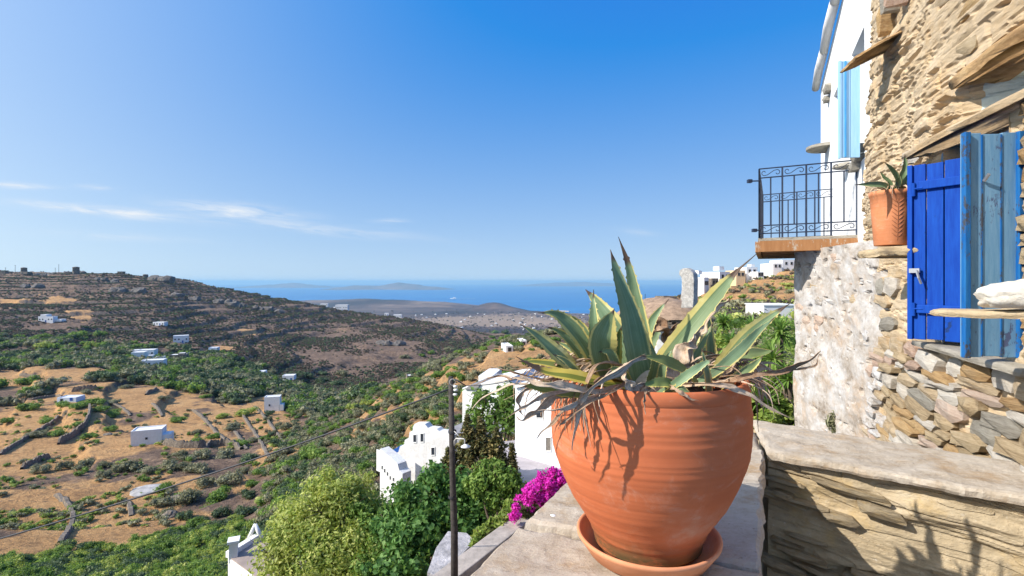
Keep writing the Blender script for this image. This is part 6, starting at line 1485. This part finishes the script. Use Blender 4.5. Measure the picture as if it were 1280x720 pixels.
# (points, width px, facing, gutter, margin, age)
LV = [
 (LP((806, 487, 1.72), (797, 440, 1.68), (786, 390, 1.66), (772, 345, 1.65), (763, 312, 1.65)), 42, (.25, -1, .1), .35, .09, .0, ERECT),
 (LP((812, 480, 1.80), (803, 420, 1.78), (794, 370, 1.76), (786, 332, 1.74), (773, 296, 1.72)), 26, (-.5, -1, .1), .5, .16, .0, ERECT),
 (LP((806, 486, 1.76), (835, 442, 1.74), (866, 403, 1.73), (900, 362, 1.72), (920, 340, 1.72), (946, 317, 1.72)), 27, (-.35, -1, .35), .30, .36, .25, [(0, .85), (.2, .97), (.4, 1), (.56, .86), (.68, .55), (.78, .26), (.86, .11), (1, .03)]),
 (LP((878, 484, 1.74), (903, 456, 1.72), (932, 423, 1.72), (960, 398, 1.73), (988, 379, 1.74)), 24, (-.5, -1, .3), .55, .42, .1, B),
 (LP((870, 480, 1.70), (897, 462, 1.68), (925, 438, 1.68), (948, 414, 1.70), (972, 394, 1.72)), 16, (.2, -1, .5), .3, .2, .0, B),
 (LP((765, 470, 1.72), (752, 440, 1.70), (744, 410, 1.69), (742, 385, 1.69), (742, 362, 1.69)), 24, (-.5, -1, .1), .6, .20, .0, ERECT),
 (LP((785, 470, 1.95), (775, 430, 1.97), (762, 400, 1.99), (745, 376, 2.02), (732, 362, 2.04)), 40, (-.1, -1, .1), .2, .30, .0, ERECT),
 (LP((762, 480, 1.68), (754, 450, 1.64), (753, 425, 1.62), (760, 403, 1.62), (768, 386, 1.62)), 42, (.15, -1, .15), .30, .34, .35, B),
 (LP((748, 474, 1.72), (738, 445, 1.68), (722, 418, 1.66), (705, 400, 1.65), (690, 392, 1.64), (672, 391, 1.63)), 22, (-.3, -1, .5), .55, .34, .15, B),
 (LP((752, 474, 1.82), (742, 445, 1.80), (732, 420, 1.79), (720, 402, 1.79), (704, 391, 1.78)), 19, (-.3, -1, .3), .55, .34, .15, B),
 (LP((735, 480, 1.70), (716, 460, 1.66), (694, 440, 1.64), (672, 420, 1.63), (650, 405, 1.62)), 22, (-.1, -1, .6), .55, .50, .0, B),
 (LP((790, 484, 1.66), (755, 478, 1.58), (715, 470, 1.54), (680, 464, 1.52), (645, 446, 1.51)), 26, (.1, -.6, 1.0), .25, .62, 1.0, B),
 (LP((770, 478, 1.74), (735, 466, 1.70), (700, 458, 1.67), (672, 453, 1.65), (648, 452, 1.63)), 24, (.1, -.5, 1.0), .25, .5, .8, B),
 (LP((765, 492, 1.60), (728, 490, 1.54), (695, 486, 1.50), (668, 482, 1.48), (650, 484, 1.47)), 20, (.1, -1, -.2), .35, .12, .75, B),
 (LP((795, 478, 1.85), (805, 430, 1.84), (815, 402, 1.83), (825, 387, 1.82), (836, 374, 1.82)), 17, (-.4, -1, .3), .6, .2, .05, ERECT),
 (LP((888, 478, 1.88), (888, 450, 1.88), (887, 425, 1.88), (886, 402, 1.88), (885, 384, 1.88)), 20, (.3, -1, 0), .6, .40, .0, ERECT),
 (LP((818, 496, 1.56), (840, 483, 1.50), (862, 467, 1.47), (880, 455, 1.46), (897, 446, 1.46)), 13, (-.2, -1, .5), .5, .12, .0, B),
 (LP((872, 480, 1.64), (855, 463, 1.56), (835, 453, 1.52), (818, 448, 1.50), (800, 444, 1.49)), 18, (0, -.9, .6), .4, .12, .6, B),
 (LP((852, 492, 1.54), (838, 480, 1.50), (824, 478, 1.49), (812, 480, 1.48), (800, 480, 1.48)), 14, (0, -1, .4), .5, .12, .7, B),
 (LP((830, 492, 1.52), (845, 485, 1.49), (856, 488, 1.48), (866, 494, 1.48)), 10, (0, -1, .4), .5, .3, .3, B),
 (LP((886, 492, 1.60), (884, 470, 1.58), (880, 450, 1.57), (877, 435, 1.57)), 12, (.2, -1, .1), .5, .35, .0, ERECT),
 (LP((880, 470, 1.95), (912, 452, 2.0), (935, 442, 2.03), (955, 440, 2.05), (968, 438, 2.06)), 17, (0, -1, .6), .5, .15, .4, B),
 (LP((765, 480, 1.78), (742, 452, 1.78), (728, 430, 1.78), (716, 418, 1.78), (707, 412, 1.78)), 22, (0, -1, .2), .5, .38, .0, B),
 (LP((775, 476, 1.66), (768, 452, 1.64), (760, 440, 1.63), (748, 440, 1.63)), 14, (0, -1, .2), .5, .2, .3, B),
 (LP((812, 478, 1.66), (818, 455, 1.63), (816, 440, 1.62), (812, 425, 1.61)), 15, (.3, -1, .1), .5, .15, .0, ERECT),
 (LP((795, 480, 2.0), (775, 440, 2.05), (765, 415, 2.08), (752, 395, 2.1)), 34, (0, -1, .1), .3, .1, .0, ERECT),
 (LP((840, 480, 1.9), (846, 450, 1.92), (850, 430, 1.94), (848, 412, 1.95)), 20, (-.3, -1, .1), .5, .3, .1, ERECT),
 (LP((820, 480, 1.95), (850, 455, 2.05), (880, 440, 2.12), (905, 436, 2.2)), 22, (0, -1, .4), .5, .2, .2, B),
 (LP((800, 480, 1.9), (808, 445, 1.92), (822, 415, 1.94), (830, 400, 1.95)), 16, (-.3, -1, .2), .5, .2, .1, ERECT),
 (LP((858, 482, 1.80), (866, 452, 1.82), (880, 425, 1.84), (893, 400, 1.86)), 15, (-.4, -1, .2), .5, .3, .2, ERECT),
 (LP((776, 482, 1.74), (770, 455, 1.72), (772, 425, 1.71), (778, 405, 1.70)), 16, (.3, -1, .2), .5, .3, .4, B),
 (LP((758, 482, 1.86), (736, 458, 1.88), (716, 438, 1.90), (692, 425, 1.92)), 15, (-.2, -1, .4), .5, .42, .1, B),
 (LP((748, 484, 1.66), (726, 470, 1.62), (708, 452, 1.60), (690, 442, 1.59)), 13, (-.2, -1, .5), .5, .45, .3, B),
 (LP((740, 476, 1.76), (730, 450, 1.74), (715, 428, 1.73), (698, 414, 1.72), (682, 408, 1.71)), 15, (-.3, -1, .4), .6, .40, .1, B),
 (LP((900, 484, 1.70), (922, 470, 1.68), (942, 456, 1.68), (955, 444, 1.69)), 13, (0, -1, .5), .5, .35, .3, B),
 (LP((826, 484, 1.62), (828, 462, 1.60), (834, 446, 1.59), (842, 436, 1.59)), 12, (-.2, -1, .2), .6, .2, .1, ERECT),
 (LP((790, 486, 1.60), (782, 470, 1.57), (770, 462, 1.56), (758, 462, 1.55)), 13, (0, -1, .5), .5, .25, .6, B),
 (LP((840, 484, 2.05), (862, 440, 2.10), (872, 415, 2.13), (876, 398, 2.15)), 18, (-.3, -1, .1), .5, .25, .1, ERECT),
 (LP((770, 480, 1.95), (735, 462, 2.05), (700, 452, 2.15), (678, 452, 2.2)), 22, (0, -1, .4), .5, .25, .2, B),
]
for (pts, wd, fc, gt, mgn, ag, pr) in LV:
    leaf(agave, pts, wd*px2m*(pts[len(pts)//2].y/1.79)*(.84 if wd == 27 else .92), fc, gt, mgn, ag, prof=pr, teeth=.0035 if wd < 20 else .005, tip=.16 if wd == 27 else .13 if wd == 26 else rnd.uniform(-.02, .05), asym=-.26 if wd == 27 else rnd.uniform(-.14, .14))
DL = [
 (LP((806, 446, 1.50), (780, 458, 1.47), (760, 470, 1.45), (738, 488, 1.43), (724, 510, 1.43), (719, 535, 1.44), (716, 563, 1.45)), 15),
 (LP((790, 476, 1.55), (762, 492, 1.46), (740, 502, 1.43), (722, 514, 1.42), (704, 528, 1.42), (700, 533, 1.42)), 9),
 (LP((775, 488, 1.55), (745, 490, 1.46), (715, 486, 1.42), (690, 480, 1.41), (665, 477, 1.42), (650, 470, 1.43)), 17),
 (LP((760, 488, 1.52), (735, 498, 1.45), (712, 508, 1.42), (694, 512, 1.41), (672, 513, 1.42)), 9),
 (LP((755, 492, 1.50), (728, 503, 1.44), (705, 514, 1.42), (690, 530, 1.42), (676, 542, 1.43), (668, 551, 1.44)), 8),
 (LP((720, 485, 1.55), (690, 492, 1.46), (668, 500, 1.44), (650, 512, 1.44), (630, 523, 1.46)), 9),
 (LP((690, 484, 1.55), (660, 486, 1.50), (648, 500, 1.50), (650, 512, 1.50), (655, 520, 1.50)), 9),
 (LP((722, 488, 1.58), (695, 496, 1.50), (680, 505, 1.48), (668, 515, 1.48), (655, 524, 1.48), (645, 520, 1.48)), 18),
 (LP((845, 480, 1.60), (880, 481, 1.52), (910, 483, 1.50), (935, 494, 1.49), (960, 508, 1.49), (997, 527, 1.50)), 11),
 (LP((890, 480, 1.66), (920, 476, 1.58), (955, 468, 1.56), (985, 460, 1.55), (1008, 452, 1.55), (1026, 438, 1.56)), 14),
 (LP((985, 462, 1.56), (1005, 461, 1.55), (1020, 456, 1.55), (1024, 442, 1.55)), 6),
 (LP((870, 478, 1.75), (905, 464, 1.74), (930, 455, 1.74), (955, 454, 1.74), (978, 457, 1.75)), 12),
 (LP((900, 478, 1.72), (930, 463, 1.74), (955, 460, 1.76), (975, 466, 1.78)), 13),
 (LP((905, 478, 1.80), (945, 474, 1.82), (956, 490, 1.84), (970, 512, 1.86)), 11),
 (LP((905, 476, 1.85), (940, 474, 1.88), (950, 492, 1.90), (954, 515, 1.92)), 11),
 (LP((812, 484, 1.50), (806, 494, 1.46), (805, 505, 1.455), (807, 518, 1.455)), 6),
 (LP((838, 484, 1.50), (850, 490, 1.46), (860, 497, 1.455), (873, 501, 1.455)), 7),
 (LP((800, 492, 1.52), (790, 484, 1.49), (784, 474, 1.48), (781, 462, 1.48)), 26),
 (LP((850, 462, 1.80), (864, 430, 1.80), (876, 405, 1.80), (896, 385, 1.80), (910, 372, 1.80)), 24),
 (LP((838, 470, 1.70), (850, 445, 1.68), (862, 430, 1.68), (870, 418, 1.68)), 34),
 (LP((848, 430, 1.86), (836, 418, 1.86), (824, 412, 1.86), (812, 418, 1.86), (806, 430, 1.86)), 30),
 (LP((840, 440, 1.86), (834, 424, 1.86), (838, 412, 1.86), (848, 404, 1.86)), 22),
 (LP((905, 470, 1.7), (918, 452, 1.7), (932, 440, 1.7), (944, 428, 1.7)), 12),
 (LP((640, 474, 1.55), (622, 470, 1.6), (606, 476, 1.64), (592, 482, 1.68)), 4),
 (LP((700, 486, 1.55), (650, 480, 1.56), (622, 488, 1.6), (600, 500, 1.65), (590, 512, 1.7)), 5),
 (LP((700, 482, 1.6), (660, 470, 1.6), (630, 462, 1.62), (612, 458, 1.66)), 5),
 (LP((700, 484, 1.55), (655, 474, 1.56), (630, 470, 1.6), (596, 474, 1.65)), 4),
]
for i, (pts, wd) in enumerate(DL): dryleaf(agave, pts, wd*px2m*(pts[1].y/1.79)*.68, i*3+1)
# more withered leaves lying round the crown and over the rim
rs = np.random.RandomState(21)
for i in range(76):
    an = rs.uniform(-.25*math.pi, 1.25*math.pi)
    if i < 40: an = rs.uniform(math.pi*.92, math.pi*1.30) if i % 4 else rs.uniform(-.45, .45)
    r0 = rs.uniform(.05, .16); L_ = rs.uniform(.16, .34); up = rs.uniform(.02, .09); dr = rs.uniform(.0, .12)
    c_, s_ = math.cos(an), math.sin(an); z0 = -.36
    pr_ = [(r0, z0+.01), (r0+L_*.35, z0+up), (max(r0+L_*.75, .26), z0+up*.9+.02), (max(r0+L_, .345), z0+.03-dr*.3), (max(r0+L_, .345)+.02, z0-dr)]
    jt = rs.uniform(-.35, .35)
    pts = [Vector((PCX+r_*math.cos(an+jt*k/4), PCY+r_*math.sin(an+jt*k/4), z_)) for k, (r_, z_) in enumerate(pr_)]
    dryleaf(agave, pts, rs.uniform(.005, .017), 100+i, (c_*.3, s_*.3, 1))
# fibres and thin stalks sticking out to the left and right
for i in range(26):
    sd_ = -1 if i % 3 else 1; an = (math.pi if sd_ < 0 else 0)+rs.uniform(-.5, .55)*(-sd_); r0 = rs.uniform(.1, .2)
    pts = [Vector((PCX+(r0+L_)*math.cos(an+k_), PCY+(r0+L_)*math.sin(an+k_), -.345+z_)) for L_, k_, z_ in ((0, 0, 0), (.10, .05, .03), (.2, rs.uniform(-.1, .1), .035+rs.uniform(-.03, .03)), (.27+.08*rs.rand(), rs.uniform(-.2, .2), rs.uniform(-.09, .06)))]
    dryleaf(agave, pts, rs.uniform(.004, .010), 500+i, (0, 0, 1), 24)
MB().lathe([(.13, -.02), (.12, .04), (.08, .09), (.02, .11)], k=20).build('stump', m_dry, agave, True)
# agave in the small pot
sag_ = thing('small_agave', 'small grey-green agave in the incised pot on the ledge', 'plant', (sp3.x, sp3.y, .62))
def SLp(*q): return [P(a, b, c) for a, b, c in q]
for (pts, wd) in ((SLp((1120, 240, 3.68), (1105, 232, 3.62), (1090, 231, 3.58), (1068, 231, 3.55)), 9), (SLp((1120, 240, 3.70), (1122, 225, 3.68), (1114, 212, 3.66), (1106, 203, 3.64)), 9),
                  (SLp((1124, 242, 3.70), (1127, 225, 3.68), (1131, 210, 3.67), (1131, 192, 3.66)), 9), (SLp((1124, 240, 3.66), (1130, 230, 3.6), (1135, 222, 3.57), (1142, 212, 3.55)), 8),
                  (SLp((1118, 242, 3.74), (1112, 228, 3.74), (1105, 222, 3.74), (1100, 214, 3.74)), 6), (SLp((1126, 240, 3.62), (1121, 232, 3.58), (1120, 226, 3.56)), 8)):
    leaf(sag_, pts, wd*3.7/640, (-.1, -1, .4), .5, .08, .0, .004, 24, .004)
for i in range(16):
    an = rs.uniform(math.pi*.7, math.pi*1.9); c_, s_ = math.cos(an), math.sin(an)
    pts = [Vector((sp3.x+r_*c_, sp3.y+r_*s_, z_)) for r_, z_ in ((.02, .64), (.08, .675), (.135, .67), (.165, .63+rs.uniform(-.05, .03)))]
    dryleaf(sag_, pts, rs.uniform(.008, .018), 300+i, (c_*.3, s_*.3, 1), 20)
